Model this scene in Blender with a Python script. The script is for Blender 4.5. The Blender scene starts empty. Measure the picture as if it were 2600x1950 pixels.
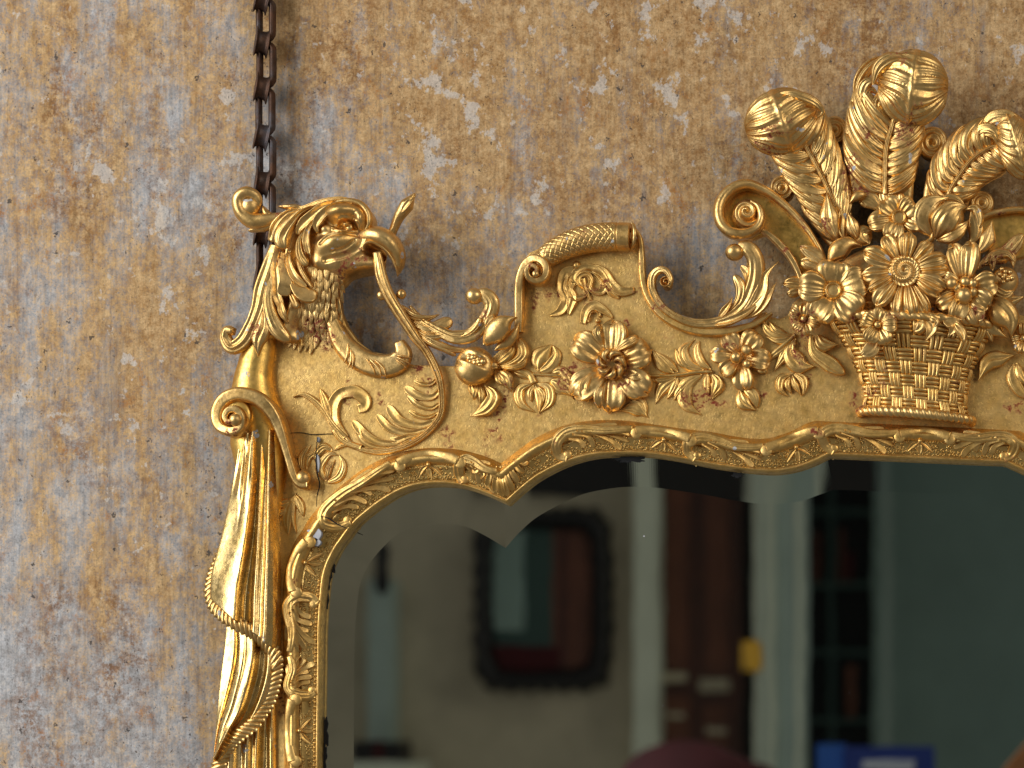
import bpy, math, random
import numpy as np

random.seed(7); np.random.seed(7)
scene = bpy.context.scene

# ---------------------------------------------------------------- units
# The frame's carved face is drawn in "px" (0.3 mm each): x right, y down, h = relief height towards the room.
S = 0.0003
DIST = 5400.0                 # camera distance from the frame's face
CX, CY = 2350.0, 1900.0       # foot of the camera on the frame's plane (it stands right of and below the picture)

# ---------------------------------------------------------------- camera
cam_d = bpy.data.cameras.new('camera'); cam = bpy.data.objects.new('camera', cam_d)
scene.collection.objects.link(cam); scene.camera = cam
cam.location = ((CX - 1300) * S, -DIST * S, (975 - CY) * S)
cam.rotation_euler = (math.radians(90), 0, 0)
cam_d.sensor_width = 36.0
cam_d.lens = 36.0 * DIST / 2600.0
cam_d.shift_x = (1300 - CX) / 2600.0
cam_d.shift_y = (CY - 975) / 2600.0
cam_d.clip_start = 0.05; cam_d.clip_end = 60
cam_d.dof.use_dof = True
cam_d.dof.focus_distance = (DIST - 60) * S
cam_d.dof.aperture_fstop = 5.0

# ---------------------------------------------------------------- light
world = bpy.data.worlds.new('World'); scene.world = world; world.use_nodes = True
bg = world.node_tree.nodes['Background']
bg.inputs[0].default_value = (1.0, 0.975, 0.95, 1); bg.inputs[1].default_value = 0.145

def area(name, loc, target, size, energy, col):
    d = bpy.data.lights.new(name, 'AREA'); d.shape = 'RECTANGLE'; d.size, d.size_y = size
    d.energy = energy; d.color = col
    o = bpy.data.objects.new(name, d); scene.collection.objects.link(o)
    o.location = loc
    from mathutils import Vector
    o.rotation_euler = (Vector(target) - Vector(loc)).to_track_quat('-Z', 'Y').to_euler()
    return o
area('window_light', (-2.1, -1.75, 0.70), (-0.1, 0, 0), (1.6, 2.4), 78, (0.93, 0.97, 1.0))
area('far_window_light', (2.6, -2.6, 1.3), (0.2, 0, 0), (1.6, 1.8), 32, (1.0, 0.93, 0.82))

scene.view_settings.view_transform = 'Standard'
scene.view_settings.look = 'None'
scene.view_settings.exposure = 0.0
scene.view_settings.gamma = 1.0
scene.render.film_transparent = False
scene.cycles.max_bounces = 6; scene.cycles.diffuse_bounces = 2; scene.cycles.glossy_bounces = 5
scene.cycles.caustics_reflective = False; scene.cycles.caustics_refractive = False

# ---------------------------------------------------------------- materials
class NT:
    def __init__(self, name):
        self.m = bpy.data.materials.new(name); self.m.use_nodes = True
        self.t = self.m.node_tree; self.n = self.t.nodes; self.l = self.t.links
        self.b = self.n['Principled BSDF']
        g = self.n.new('ShaderNodeNewGeometry'); self.pos = g.outputs['Position']
    def map(self, sc=(1, 1, 1), off=(0, 0, 0)):
        m = self.n.new('ShaderNodeMapping'); self.l.new(self.pos, m.inputs[0])
        m.inputs['Scale'].default_value = sc; m.inputs['Location'].default_value = off
        return m.outputs[0]
    def noise(self, scale, detail=4, rough=.55, vec=None, dist=0.0):
        n = self.n.new('ShaderNodeTexNoise'); self.l.new(vec or self.pos, n.inputs['Vector'])
        n.inputs['Scale'].default_value = scale; n.inputs['Detail'].default_value = detail
        n.inputs['Roughness'].default_value = rough; n.inputs['Distortion'].default_value = dist
        return n.outputs['Fac']
    def voro(self, scale, feat='F1', vec=None, rnd=1.0, out='Distance'):
        n = self.n.new('ShaderNodeTexVoronoi'); n.feature = feat; self.l.new(vec or self.pos, n.inputs['Vector'])
        n.inputs['Scale'].default_value = scale; n.inputs['Randomness'].default_value = rnd
        return n.outputs[out]
    def ramp(self, fac, stops, interp='LINEAR'):
        r = self.n.new('ShaderNodeValToRGB'); self.l.new(fac, r.inputs[0]); r.color_ramp.interpolation = interp
        e = r.color_ramp.elements
        while len(e) < len(stops): e.new(0.5)
        for i, (p, c) in enumerate(stops):
            e[i].position = p
            e[i].color = (c, c, c, 1) if isinstance(c, (int, float)) else (*c, 1)
        return r.outputs[0]
    def mix(self, fac, a, b, mode='MIX'):
        n = self.n.new('ShaderNodeMix'); n.data_type = 'RGBA'; n.blend_type = mode
        for s, v in ((n.inputs[0], fac), (n.inputs[6], a), (n.inputs[7], b)):
            if hasattr(v, 'is_linked'): self.l.new(v, s)
            elif isinstance(v, (int, float)): s.default_value = v if s == n.inputs[0] else (v, v, v, 1)
            else: s.default_value = (*v, 1)
        return n.outputs[2]
    def math(self, op, a, b=None):
        n = self.n.new('ShaderNodeMath'); n.operation = op
        for s, v in ((n.inputs[0], a), (n.inputs[1], b)):
            if v is None: continue
            if hasattr(v, 'is_linked'): self.l.new(v, s)
            else: s.default_value = v
        return n.outputs[0]
    def bump(self, hgt, strength, dist, prev=None):
        n = self.n.new('ShaderNodeBump'); self.l.new(hgt, n.inputs['Height'])
        n.inputs['Strength'].default_value = strength; n.inputs['Distance'].default_value = dist
        if prev is not None: self.l.new(prev, n.inputs['Normal'])
        return n.outputs[0]
    def set(self, **k):
        for key, v in k.items():
            s = self.b.inputs[key.replace('_', ' ')]
            if hasattr(v, 'is_linked'): self.l.new(v, s)
            elif isinstance(v, tuple): s.default_value = (*v, 1)
            else: s.default_value = v
        return self.m

def srgb(r, g, b):
    f = lambda c: ((c / 255 + .055) / 1.055) ** 2.4 if c > 10 else c / 255 / 12.92
    return (f(r), f(g), f(b))

def gold(name, rough, base, dark, punch=False, bole=.60, chips=.73, bumpk=1.0):
    t = NT(name)
    n1 = t.noise(60, 5, .6)
    col = t.mix(t.ramp(n1, [(.32, 0), (.68, 1)]), dark, base)
    fine = t.noise(420, 4, .65)
    col = t.mix(t.ramp(fine, [(.62, 0), (.78, .45)]), col, srgb(110, 72, 34))
    # red bole showing where the leaf has rubbed through
    bl = t.math('MULTIPLY', t.ramp(t.noise(38, 3, .5), [(bole, 0), (bole + .06, 1)]), t.ramp(t.noise(300, 5, .75), [(.48, 0), (.56, 1)]))
    col = t.mix(bl, col, srgb(140, 52, 22))
    dust = t.ramp(t.noise(260, 6, .75, t.map(off=(5, 9, 2))), [(.46, 0), (.66, .42)])
    col = t.mix(dust, col, srgb(122, 84, 48))
    # grey-white gesso chips
    ch = t.math('MULTIPLY', t.ramp(t.noise(85, 2, .4, t.map(off=(3, 1, 7))), [(chips, 0), (chips + .012, 1)]), t.ramp(fine, [(.42, 0), (.46, 1)]))
    col = t.mix(ch, col, srgb(200, 196, 192))
    wear = t.math('MAXIMUM', bl, ch)
    met = t.math('SUBTRACT', 1.0, t.math('ADD', t.math('MULTIPLY', wear, .85), t.math('MULTIPLY', dust, .55)))
    met = t.math('MAXIMUM', met, .1)
    rg = t.math('ADD', t.ramp(t.noise(150, 5, .7), [(.3, max(rough - .06, .1)), (.75, rough + .18)]), t.math('ADD', t.math('MULTIPLY', wear, .3), t.math('MULTIPLY', dust, .25)))
    nb = t.bump(t.noise(110, 3, .55), .3 * bumpk, .001)
    nb = t.bump(t.noise(620, 4, .65), .22 * bumpk, .0004, nb)
    if punch:
        d = t.voro(245, rnd=.75)
        ring = t.ramp(d, [(.30, .5), (.38, 1), (.45, 0), (.53, .5)])
        msk = t.ramp(t.noise(30, 2, .5), [(.35, .25), (.6, 1)])
        rr = t.mix(msk, .5, ring)
        nb = t.bump(rr, .22, .0005, nb)
        st = t.noise(1, 4, .6, t.map((45, 45, 900)))
        nb = t.bump(st, .12, .0005, nb)
        line = t.ramp(t.noise(1, 5, .7, t.map((60, 60, 1400))), [(.62, 0), (.70, .55)])
        col = t.mix(line, col, srgb(105, 66, 26))
    return t.set(Base_Color=col, Metallic=met, Roughness=rg, Normal=nb)

G_BASE, G_DARK = (0.96, 0.64, 0.25), (0.80, 0.48, 0.15)
M = {}
M['gold'] = gold('burnished_gold_leaf', .32, G_BASE, G_DARK)
M['matte'] = gold('punched_matte_gold', .44, (0.88, 0.575, 0.205), (0.75, 0.455, 0.13), punch=True, bole=.60, chips=.8)
M['relief'] = gold('worn_relief_gold', .36, (0.94, 0.61, 0.215), (0.79, 0.47, 0.13), bole=.60, chips=.76)
M['bright'] = gold('bright_draped_gold', .20, (0.98, 0.71, 0.32), (0.90, 0.58, 0.18), bole=.70, chips=.71, bumpk=.8)
M['smooth'] = gold('smooth_amber_gold', .30, (0.95, 0.60, 0.16), (0.88, 0.52, 0.12), bole=.72, chips=.74, bumpk=.6)

def wall_material():
    t = NT('aged_plaster')
    big = t.noise(4.2, 6, .62, t.map((1.0, 1, .8)))
    med = t.noise(1, 6, .72, t.map((34, 20, 15), (5, 0, 2)))
    fine = t.noise(130, 5, .8)
    grit = t.noise(650, 2, .8, t.map(off=(1, 2, 3)))
    vert = t.noise(1, 3, .7, t.map((420, 60, 34)))
    vert2 = t.noise(1, 4, .7, t.map((60, 10, 11), (2, 0, 8)))
    ochre = t.mix(t.ramp(fine, [(.36, 0), (.64, 1)]), srgb(168, 125, 76), srgb(218, 181, 132))
    lilac = t.mix(t.ramp(fine, [(.36, 0), (.64, 1)]), srgb(158, 152, 148), srgb(208, 206, 206))
    f = t.math('ADD', t.math('MULTIPLY', big, .42), t.math('ADD', t.math('MULTIPLY', med, .30), t.math('MULTIPLY', fine, .26)))
    f = t.math('ADD', f, t.math('ADD', t.math('MULTIPLY', vert2, .20), t.math('MULTIPLY', grit, .16)))
    # grey plaster, with the cool window light's tint painted in low on the left
    sx = t.n.new('ShaderNodeSeparateXYZ'); t.l.new(t.pos, sx.inputs[0])
    f = t.math('ADD', f, t.math('ADD', t.math('MULTIPLY', sx.outputs[0], .06), t.math('MULTIPLY', sx.outputs[2], .17)))
    col = t.mix(t.ramp(f, [(.592, 0), (.695, 1)]), lilac, ochre)
    brown = t.math('MULTIPLY', t.ramp(t.noise(13, 5, .7, t.map((1.3, 1, .8), (9, 3, 1))), [(.46, 0), (.66, 1)]), t.ramp(t.noise(120, 5, .85, t.map(off=(1, 4, 2))), [(.44, 0), (.58, .8)]))
    col = t.mix(brown, col, srgb(136, 90, 46))
    rust = t.math('MULTIPLY', t.ramp(t.noise(55, 4, .7, t.map((1, 1, .7), (3, 3, 3))), [(.58, 0), (.70, 1)]), t.ramp(grit, [(.40, .1), (.60, .8)]))
    col = t.mix(rust, col, srgb(166, 106, 50))
    grey = t.math('MULTIPLY', t.ramp(t.noise(1, 5, .7, t.map((40, 10, 7), (7, 2, 5))), [(.58, 0), (.72, .8)]), t.ramp(fine, [(.4, .3), (.6, 1)]))
    col = t.mix(grey, col, srgb(124, 120, 120))
    col = t.mix(.45, col, t.ramp(vert, [(.30, .5), (.50, 1.0), (.70, 1.2)]), 'MULTIPLY')
    # pale flakes of bare plaster
    wn = t.math('ADD', t.noise(38, 6, .68, t.map((1, 1, .85), (2, 6, 4))), t.math('MULTIPLY', t.math('SUBTRACT', t.noise(4.6, 2, .5, t.map(off=(3.7, 2, 6))), .5), .40))
    wn = t.math('SUBTRACT', wn, t.math('MULTIPLY', sx.outputs[0], .07))
    wh = t.ramp(wn, [(.628, 0), (.655, 1)])
    col = t.mix(t.math('MULTIPLY', wh, .62), col, t.mix(fine, srgb(196, 184, 172), srgb(232, 226, 218)))
    w2 = t.math('MULTIPLY', t.ramp(t.noise(120, 4, .65, t.map((1, 1, .8), (4, 4, 0))), [(.65, 0), (.675, .8)]), t.ramp(big, [(.4, .3), (.6, 1)]))
    col = t.mix(w2, col, srgb(214, 204, 192))
    # grain: pits and soot specks of every size
    col = t.mix(.75, col, t.ramp(grit, [(.26, .30), (.42, .90), (.55, 1.04), (.74, 1.3)]), 'MULTIPLY')
    sp0 = t.math('MULTIPLY', t.ramp(t.noise(230, 4, .85, t.map((1, 1, .8), (3, 8, 8))), [(.62, 0), (.655, .9)]), t.ramp(t.noise(18, 3, .6, t.map(off=(1, 1, 5))), [(.38, .2), (.6, 1)]))
    col = t.mix(sp0, col, srgb(70, 60, 52))
    nz = t.n.new('ShaderNodeTexNoise'); t.l.new(t.pos, nz.inputs['Vector']); nz.inputs['Scale'].default_value = 420; nz.inputs['Detail'].default_value = 2
    ws = t.n.new('ShaderNodeVectorMath'); ws.operation = 'SCALE'; t.l.new(nz.outputs['Color'], ws.inputs[0]); ws.inputs['Scale'].default_value = .008
    wv = t.n.new('ShaderNodeVectorMath'); wv.operation = 'ADD'; t.l.new(t.pos, wv.inputs[0]); t.l.new(ws.outputs[0], wv.inputs[1]); wp = wv.outputs[0]
    vn = t.n.new('ShaderNodeTexVoronoi'); t.l.new(wp, vn.inputs['Vector']); vn.inputs['Scale'].default_value = 110
    vc = t.n.new('ShaderNodeSeparateColor'); t.l.new(vn.outputs['Color'], vc.inputs[0])
    sp = t.math('LESS_THAN', vn.outputs['Distance'], t.math('MULTIPLY', t.ramp(vc.outputs[0], [(.70, 0), (1, 1)]), .22))
    col = t.mix(t.math('MULTIPLY', sp, .8), col, srgb(66, 62, 60))
    nb = t.bump(t.math('ADD', fine, t.math('MULTIPLY', grit, .3)), .45, .0018)
    return t.set(Base_Color=col, Roughness=.9, Normal=nb, Specular_IOR_Level=.2)
M['wall'] = wall_material()

def plain(name, col, rough=.6, metal=0.0, var=.25, scale=60, bump=.15):
    t = NT(name)
    n = t.noise(scale, 5, .65)
    c = t.mix(t.ramp(n, [(.3, 0), (.7, 1)]), tuple(v * (1 - var) for v in col), tuple(min(1, v * (1 + var)) for v in col))
    return t.set(Base_Color=c, Roughness=rough, Metallic=metal, Normal=t.bump(n, bump, .001))
def iron():
    t = NT('dark_bronze_chain')
    n = t.noise(90, 5, .7)
    c = t.mix(t.ramp(n, [(.35, 0), (.68, 1)]), srgb(66, 54, 48), srgb(112, 78, 58))
    c = t.mix(t.ramp(t.noise(50, 4, .6, t.map(off=(2, 2, 2))), [(.5, 0), (.7, .7)]), c, srgb(100, 104, 112))
    return t.set(Base_Color=c, Metallic=.7, Roughness=t.ramp(n, [(.3, .38), (.7, .62)]), Normal=t.bump(t.noise(400, 4, .6), .4, .0006))
M['iron'] = iron()
def mirror_glass():
    t = NT('silvered_old_glass')
    haze = t.noise(9, 4, .6)
    col = t.mix(t.ramp(haze, [(.3, 0), (.7, 1)]), (.72, .77, .73), (.80, .85, .81))
    v = t.voro(70, rnd=1)
    vc = t.n.new('ShaderNodeSeparateColor'); t.l.new(t.voro(70, rnd=1, out='Color'), vc.inputs[0])
    dot = t.math('LESS_THAN', v, t.math('MULTIPLY', t.ramp(vc.outputs[0], [(.88, 0), (1, 1)]), .05))
    met = t.math('SUBTRACT', 1.0, t.math('MULTIPLY', dot, .8))
    col = t.mix(dot, col, (.6, .6, .62))
    wav = t.noise(22, 2, .4)
    return t.set(Base_Color=col, Metallic=met, Roughness=.012, Normal=t.bump(wav, .02, .0012))
M['mirror'] = mirror_glass()
M['foxing'] = plain('bare_black_backing', (.006, .006, .007), .7)
M['gesso'] = plain('exposed_gesso', srgb(206, 204, 206), .8)
M['crack'] = plain('dark_crack', (.012, .007, .004), .9)

# ---------------------------------------------------------------- object helpers
def link(o):
    scene.collection.objects.link(o); return o
def tag(o, label, cat, group=None):
    o['label'] = label; o['category'] = cat
    if group: o['group'] = group
    return o
WPOS = {}
def empty(name, loc):
    o = link(bpy.data.objects.new(name, None)); o.location = loc; o.empty_display_size = .02
    WPOS[o.name] = np.array(loc, float); return o
def w3(p):                                   # px + relief height -> metres
    p = np.asarray(p, float)
    return np.stack([(p[..., 0] - 1300) * S, -p[..., 2] * S, (975 - p[..., 1]) * S], -1)
def add(name, V, F, mat, parent=None, flat=False):
    """V in metres, F list of index tuples; orients faces outward by signed volume."""
    V = np.asarray(V, float); c = V.mean(0); Q = V - c
    tri = [(f[0], f[k], f[k + 1]) for f in F for k in range(1, len(f) - 1)]
    tr = Q[np.array(tri)]
    vol = np.einsum('ij,ij->', tr[:, 0], np.cross(tr[:, 1], tr[:, 2]))
    if vol < 0: F = [tuple(reversed(f)) for f in F]
    me = bpy.data.meshes.new(name); me.from_pydata(Q.tolist(), [], [tuple(map(int, f)) for f in F])
    if not flat: me.polygons.foreach_set('use_smooth', [True] * len(me.polygons))
    me.materials.append(M[mat] if isinstance(mat, str) else mat); me.update()
    o = link(bpy.data.objects.new(name, me))
    WPOS[o.name] = c
    if parent is not None:
        o.parent = parent; o.location = c - WPOS[parent.name]
    else: o.location = c
    return o

def vol_faces(nu, m, closed_u=False):
    F = []
    for i in range(nu if closed_u else nu - 1):
        a, b = i * m, ((i + 1) % nu) * m
        for j in range(m):
            k = (j + 1) % m
            F.append((a + j, a + k, b + k, b + j))
    return F
def cr(P, n, closed=False):
    """Catmull-Rom (centripetal-ish) through P, resampled to n points by arc length."""
    P = np.asarray(P, float)
    if len(P) == 2 and not closed:
        t = np.linspace(0, 1, n)[:, None]; return P[0] * (1 - t) + P[1] * t
    if closed: Q = np.vstack([P[-1], P, P[0], P[1]])
    else: Q = np.vstack([2 * P[0] - P[1], P, 2 * P[-1] - P[-2]])
    out = []
    t = np.linspace(0, 1, 24, endpoint=False)[:, None]
    for i in range(1, len(Q) - 2):
        p0, p1, p2, p3 = Q[i - 1], Q[i], Q[i + 1], Q[i + 2]
        out.append(.5 * (2 * p1 + (p2 - p0) * t + (2 * p0 - 5 * p1 + 4 * p2 - p3) * t ** 2 + (3 * p1 - p0 - 3 * p2 + p3) * t ** 3))
    out = np.vstack(out)
    if not closed: out = np.vstack([out, P[-1]])
    else: out = np.vstack([out, out[:1]])
    d = np.r_[0, np.cumsum(np.linalg.norm(np.diff(out, axis=0), axis=1))]
    s = np.linspace(0, d[-1], n + 1)[:-1] if closed else np.linspace(0, d[-1], n)
    return np.stack([np.interp(s, d, out[:, k]) for k in range(out.shape[1])], 1)
def lerpu(vals, u):
    vals = np.atleast_1d(np.asarray(vals, float))
    if len(vals) == 1: return np.full_like(u, vals[0])
    return np.interp(u, np.linspace(0, 1, len(vals)), vals)

def wshape(kind, u):
    if kind == 'leaf': return np.clip(np.sin(np.pi * np.clip(u, 0, 1) ** .85), 0, 1) ** .8 * .97 + .03 * (1 - u)
    if kind == 'petal': return (.22 + .78 * np.sin(np.pi * .5 * np.clip(u * 1.35, 0, 1))) * np.sqrt(np.clip(1 - u ** 7, 0, 1))
    if kind == 'lobe': return (.30 + .70 * u ** .9) * np.sqrt(np.clip(1 - u ** 9, 0, 1))
    if kind == 'taper': return (1 - .88 * u) * np.sqrt(np.clip(1 - u ** 14, 0, 1))
    if kind == 'horn': return (.45 + .55 * np.sin(np.pi * u ** .7)) * np.sqrt(np.clip(1 - u ** 8, 0, 1))
    if kind == 'barb': return (.45 + .55 * np.sin(np.pi * u ** .8)) * np.sqrt(np.clip(1 - u ** 6, 0, 1))
    return np.ones_like(u)
def ridges(V, U, k):
    # hand-cut flutes: uneven width, depth and drift from piece to piece
    p = np.random.uniform(0, 6.28, 4); w = V + .10 * np.sin(2.2 * V * k / 3 + p[0]) + .07 * np.sin(3 * U + p[1]) * V
    return np.cos(k * np.pi * w + .5 * np.sin(2.5 * U + p[2])) * (.75 + .35 * np.sin(2 * V + p[3])) + .25 * np.cos(2.3 * k * w + p[1])
def prof(kind, V, U):
    dome = np.sqrt(np.clip(1 - V * V, 0, 1))
    env = np.clip(np.minimum(U * 6, (1 - U) * 4), 0, 1)
    end = .35 + .65 * np.clip(U * 4, 0, 1)
    if kind == 'round': return dome
    if kind == 'vein': return dome - .45 * np.exp(-((V + .1 * np.sin(4 * U)) / .15) ** 2) * env + .10 * ridges(V, U, 5) * env * dome
    if kind == 'gouge': return (.26 + .74 * np.abs(V + .12) ** 1.6 / 1.2) * (1 - np.abs(V) ** 14) * (env * .75 + .25)
    if kind == 'multi3': return dome * .74 + .30 * ridges(V, U, 3) * env * dome
    if kind == 'multi5': return dome * .76 + .24 * ridges(V, U, 5) * env * dome
    if kind == 'multi7': return dome * .80 + .18 * ridges(V, U, 7) * env * dome
    if kind == 'cup5': return (.50 + .36 * V * V + .12 * ridges(V, U, 4) * env) * (1 - np.abs(V) ** 12) * end
    if kind == 'cup7': return (.52 + .34 * V * V + .10 * ridges(V, U, 6) * env) * (1 - np.abs(V) ** 12) * end
    if kind == 'fold3': return .62 * dome ** .6 + .32 * ridges(V, U, 3) * env * dome
    if kind == 'band': return (.62 + .38 * np.clip((np.abs(V) - .55) / .2, 0, 1)) * (1 - np.abs(V) ** 12)
    if kind == 'flat': return (1 - np.abs(V) ** 6)
    if kind == 'tent': return (1 - np.abs(V)) ** .8
    if kind == 'half': return np.clip(.25 + .75 * ((V + 1) / 2) ** 1.3, 0, 1) * (1 - np.abs(V) ** 16)
    return dome

def comp(P, h=None):
    """Drawn position -> place at its own depth (one shift for the whole piece)."""
    P = np.array(P, float); hm = P[:, 2].mean() if h is None else h
    k = (DIST - hm) / DIST
    P[:, 0] = CX + (P[:, 0] - CX) * k; P[:, 1] = CY + (P[:, 1] - CY) * k
    return P

def sweep_px(P, W, T, shape='const', kind='round', n=None, m=19, bot=.35, closed=False, full=False, tilt=None, disp=None):
    """P control points (px,py,h); W half widths; T dome heights."""
    P = np.asarray(P, float)
    L = np.linalg.norm(np.diff(P, axis=0), axis=1).sum()
    if n is None: n = int(np.clip(L / 4.0, 9, 150))
    C = cr(P, n, closed)
    u = np.linspace(0, 1, n)
    if not closed and shape in ('petal', 'lobe', 'leaf', 'horn', 'barb', 'taper'):
        s = 1 - (1 - u) ** 1.6
        d = np.linspace(0, 1, n); C = np.stack([np.interp(s, d, C[:, k]) for k in range(3)], 1); u = s
    w = lerpu(W, u) * wshape(shape, u); t = lerpu(T, u) * (np.sqrt(np.clip(wshape(shape, u), .0, 1)) if shape != 'const' else 1)
    tan = np.gradient(C, axis=0)
    if closed: tan = np.roll(C, -1, 0) - np.roll(C, 1, 0)
    tan /= np.linalg.norm(tan, axis=1)[:, None] + 1e-9
    N = np.stack([-tan[:, 1], tan[:, 0], np.zeros(n)], 1)
    ln = np.linalg.norm(N, axis=1)
    for i in range(1, n):
        if ln[i] < .15: N[i] = N[i - 1]
    N /= np.linalg.norm(N, axis=1)[:, None] + 1e-9
    U3 = np.cross(tan, N); sgn = np.where(U3[:, 2] < 0, -1, 1)[:, None]
    U3 = U3 * sgn
    if full:
        th = np.linspace(0, 2 * np.pi, m, endpoint=False)
        A = np.repeat(np.cos(th)[None], n, 0); B = np.repeat(np.sin(th)[None], n, 0)
        if disp is not None: k = 1 + disp(u[:, None], th[None]); A = A * k; B = B * k
    else:
        v = np.sin(np.linspace(-np.pi / 2, np.pi / 2, m))
        Uu = np.repeat(u[:, None], m, 1); Vv = np.repeat(v[None], n, 0)
        B = prof(kind, Vv, Uu)
        if disp is not None: B = B + disp(Uu, Vv)
        vb = np.array([.85, 0, -.85])
        A = np.concatenate([Vv, np.repeat(vb[None], n, 0)], 1)
        B = np.concatenate([B, np.full((n, 3), -bot)], 1)
    if tilt is not None:
        tl = lerpu(tilt, u)[:, None]
        Nn = N * np.cos(tl) + U3 * np.sin(tl); U3 = U3 * np.cos(tl) - N * np.sin(tl); N = Nn
    V = C[:, None] + N[:, None] * (A * w[:, None])[..., None] + U3[:, None] * (B * t[:, None])[..., None]
    mm = V.shape[1]
    if shape == 'petal':                       # scalloped end and wavy rim
        q = np.random.uniform(0, 6.28); sh = (.05 * np.cos(3 * np.pi * A + q) + .03 * np.cos(7 * A + 2 * q)) * (u ** 3)[:, None] * L
        V = V + tan[:, None] * sh[..., None]
        V[..., 2] += (.035 * L * np.sin(4 * A + q)) * (u ** 2)[:, None]
    F = vol_faces(n, mm, closed)
    V = V.reshape(-1, 3)
    if not closed:
        F.append(tuple(range(mm))); F.append(tuple(range((n - 1) * mm, n * mm)))
    return V, F

ZOOM = {'A': (500, 400, .31646), 'B': (500, 850, .31646), 'C': (500, 1350, .36166), 'D': (1100, 500, .36166),
        'E': (1000, 1000, .36166), 'F': (1800, 100, .36166), 'G': (1800, 450, .36166), 'H': (1800, 750, .36166), 'P': (0, 0, 1.0)}
def zp(z, p):
    ox, oy, s = ZOOM[z]; return (ox + p[0] * s, oy + p[1] * s)
def path3(z, pts, h):
    P = np.array([zp(z, p) for p in pts], float)
    d = np.r_[0, np.cumsum(np.linalg.norm(np.diff(P, axis=0), axis=1))]; d /= d[-1]
    hs = np.atleast_1d(np.asarray(h, float))
    hh = np.full(len(P), hs[0]) if len(hs) == 1 else (hs if len(hs) == len(P) else np.interp(d, np.linspace(0, 1, len(hs)), hs))
    return np.c_[P, hh]
def strip(name, parent, z, pts, W, h, T=None, shape='leaf', kind='vein', mat='gold', **k):
    """A carved piece swept along a drawn line: W half-widths in the drawing's units, h base height, T relief."""
    s = ZOOM[z][2]; W = np.atleast_1d(np.asarray(W, float)) * s
    if T is None: T = W * .75
    P = comp(path3(z, pts, h))
    V, F = sweep_px(P, W, T, shape, kind, **k)
    return add(name, w3(V), F, mat, parent)
def leaves(parent, z, rows, h, mat='relief', name='leaf', shape='leaf', kind='vein', T=None, **k):
    for r in rows:
        pts, W = r[0], np.array(r[1]) * 1.16; kw = dict(r[2]) if len(r) > 2 else {}
        a = dict(shape=shape, kind=kind, T=T, h=h, mat=mat); a.update(k); a.update(kw)
        nm = a.pop('name', name)
        strip(nm, parent, z, pts, W, **a)

def ball(name, parent, z, c, r, h, mat='gold', sy=1.0, sz=1.0, rot=0.0, disp=None, n=22, m=28):
    cx, cy = zp(z, c); r = r * ZOOM[z][2]
    th = np.linspace(0, np.pi, n)[:, None]; ph = np.linspace(0, 2 * np.pi, m, endpoint=False)[None]
    x = np.sin(th) * np.cos(ph); y = np.sin(th) * np.sin(ph); zz = np.cos(th) * np.ones_like(ph)
    k = r * (1 + (disp(x, y, zz) if disp is not None else 0))
    X, Y, H = x * k, y * k * sy, zz * k * sz
    ca, sa = math.cos(rot), math.sin(rot)
    o = comp([(cx, cy, h)])[0]
    V = np.stack([o[0] + X * ca - Y * sa, o[1] + X * sa + Y * ca, o[2] + H], -1).reshape(-1, 3)
    return add(name, w3(V), vol_faces(n, m), mat, parent)

def disc(name, parent, z, c, r, h, fn, mat='gold', sy=1.0, rot=0.0, n=26, m=56, depth=25, tx=0.0, ty=0.0):
    """Turned disc: fn(rho 0..1, theta) gives relief in px; tx, ty lean its face."""
    cx, cy = zp(z, c); r = r * ZOOM[z][2]
    rho = np.r_[np.linspace(0.02, 1, n), 1.0][:, None]; th = np.linspace(0, 2 * np.pi, m, endpoint=False)[None]
    H = fn(rho, th) * np.ones_like(th); H[-1] = -depth
    X = rho * np.cos(th) * r; Y = rho * np.sin(th) * r * sy
    ca, sa = math.cos(rot), math.sin(rot); X, Y = X * ca - Y * sa, X * sa + Y * ca
    H = H + X * tx + Y * ty
    o = comp([(cx, cy, h)])[0]
    V = np.stack([o[0] + X, o[1] + Y, o[2] + H], -1).reshape(-1, 3)
    F = vol_faces(n + 1, m); F.append(tuple(range(m))); F.append(tuple(range(n * m, (n + 1) * m)))
    return add(name, w3(V), F, mat, parent)

def plate(name, parent, pts, h, depth, mat, bev=5, smooth_n=None, z='P'):
    """Flat sawn board from a drawn outline with a softened arris."""
    P = np.array([zp(z, p) for p in pts], float)
    if smooth_n: P = cr(P, smooth_n, True)
    a = .5 * np.sum(P[:, 0] * np.roll(P[:, 1], -1) - np.roll(P[:, 0], -1) * P[:, 1])
    tn = np.roll(P, -1, 0) - np.roll(P, 1, 0); tn /= np.linalg.norm(tn, axis=1)[:, None] + 1e-9
    nn = np.stack([-tn[:, 1], tn[:, 0]], 1) * (1 if a > 0 else -1)
    n = len(P); k = (DIST - h) / DIST
    f = lambda Q, hh: np.c_[CX + (Q[:, 0] - CX) * k, CY + (Q[:, 1] - CY) * k, np.full(n, hh)]
    V = np.vstack([f(P + nn * bev, h), f(P + nn * bev * .3, h - bev * .3), f(P, h - bev), f(P, h - depth)])
    F = [tuple(range(n))]
    for r in range(3):
        for i in range(n):
            j = (i + 1) % n; F.append((r * n + i, (r + 1) * n + i, (r + 1) * n + j, r * n + j))
    F.append(tuple(range(3 * n, 4 * n))[::-1])
    o = add(name, w3(V), F, mat, parent, flat=True)
    return o

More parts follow.
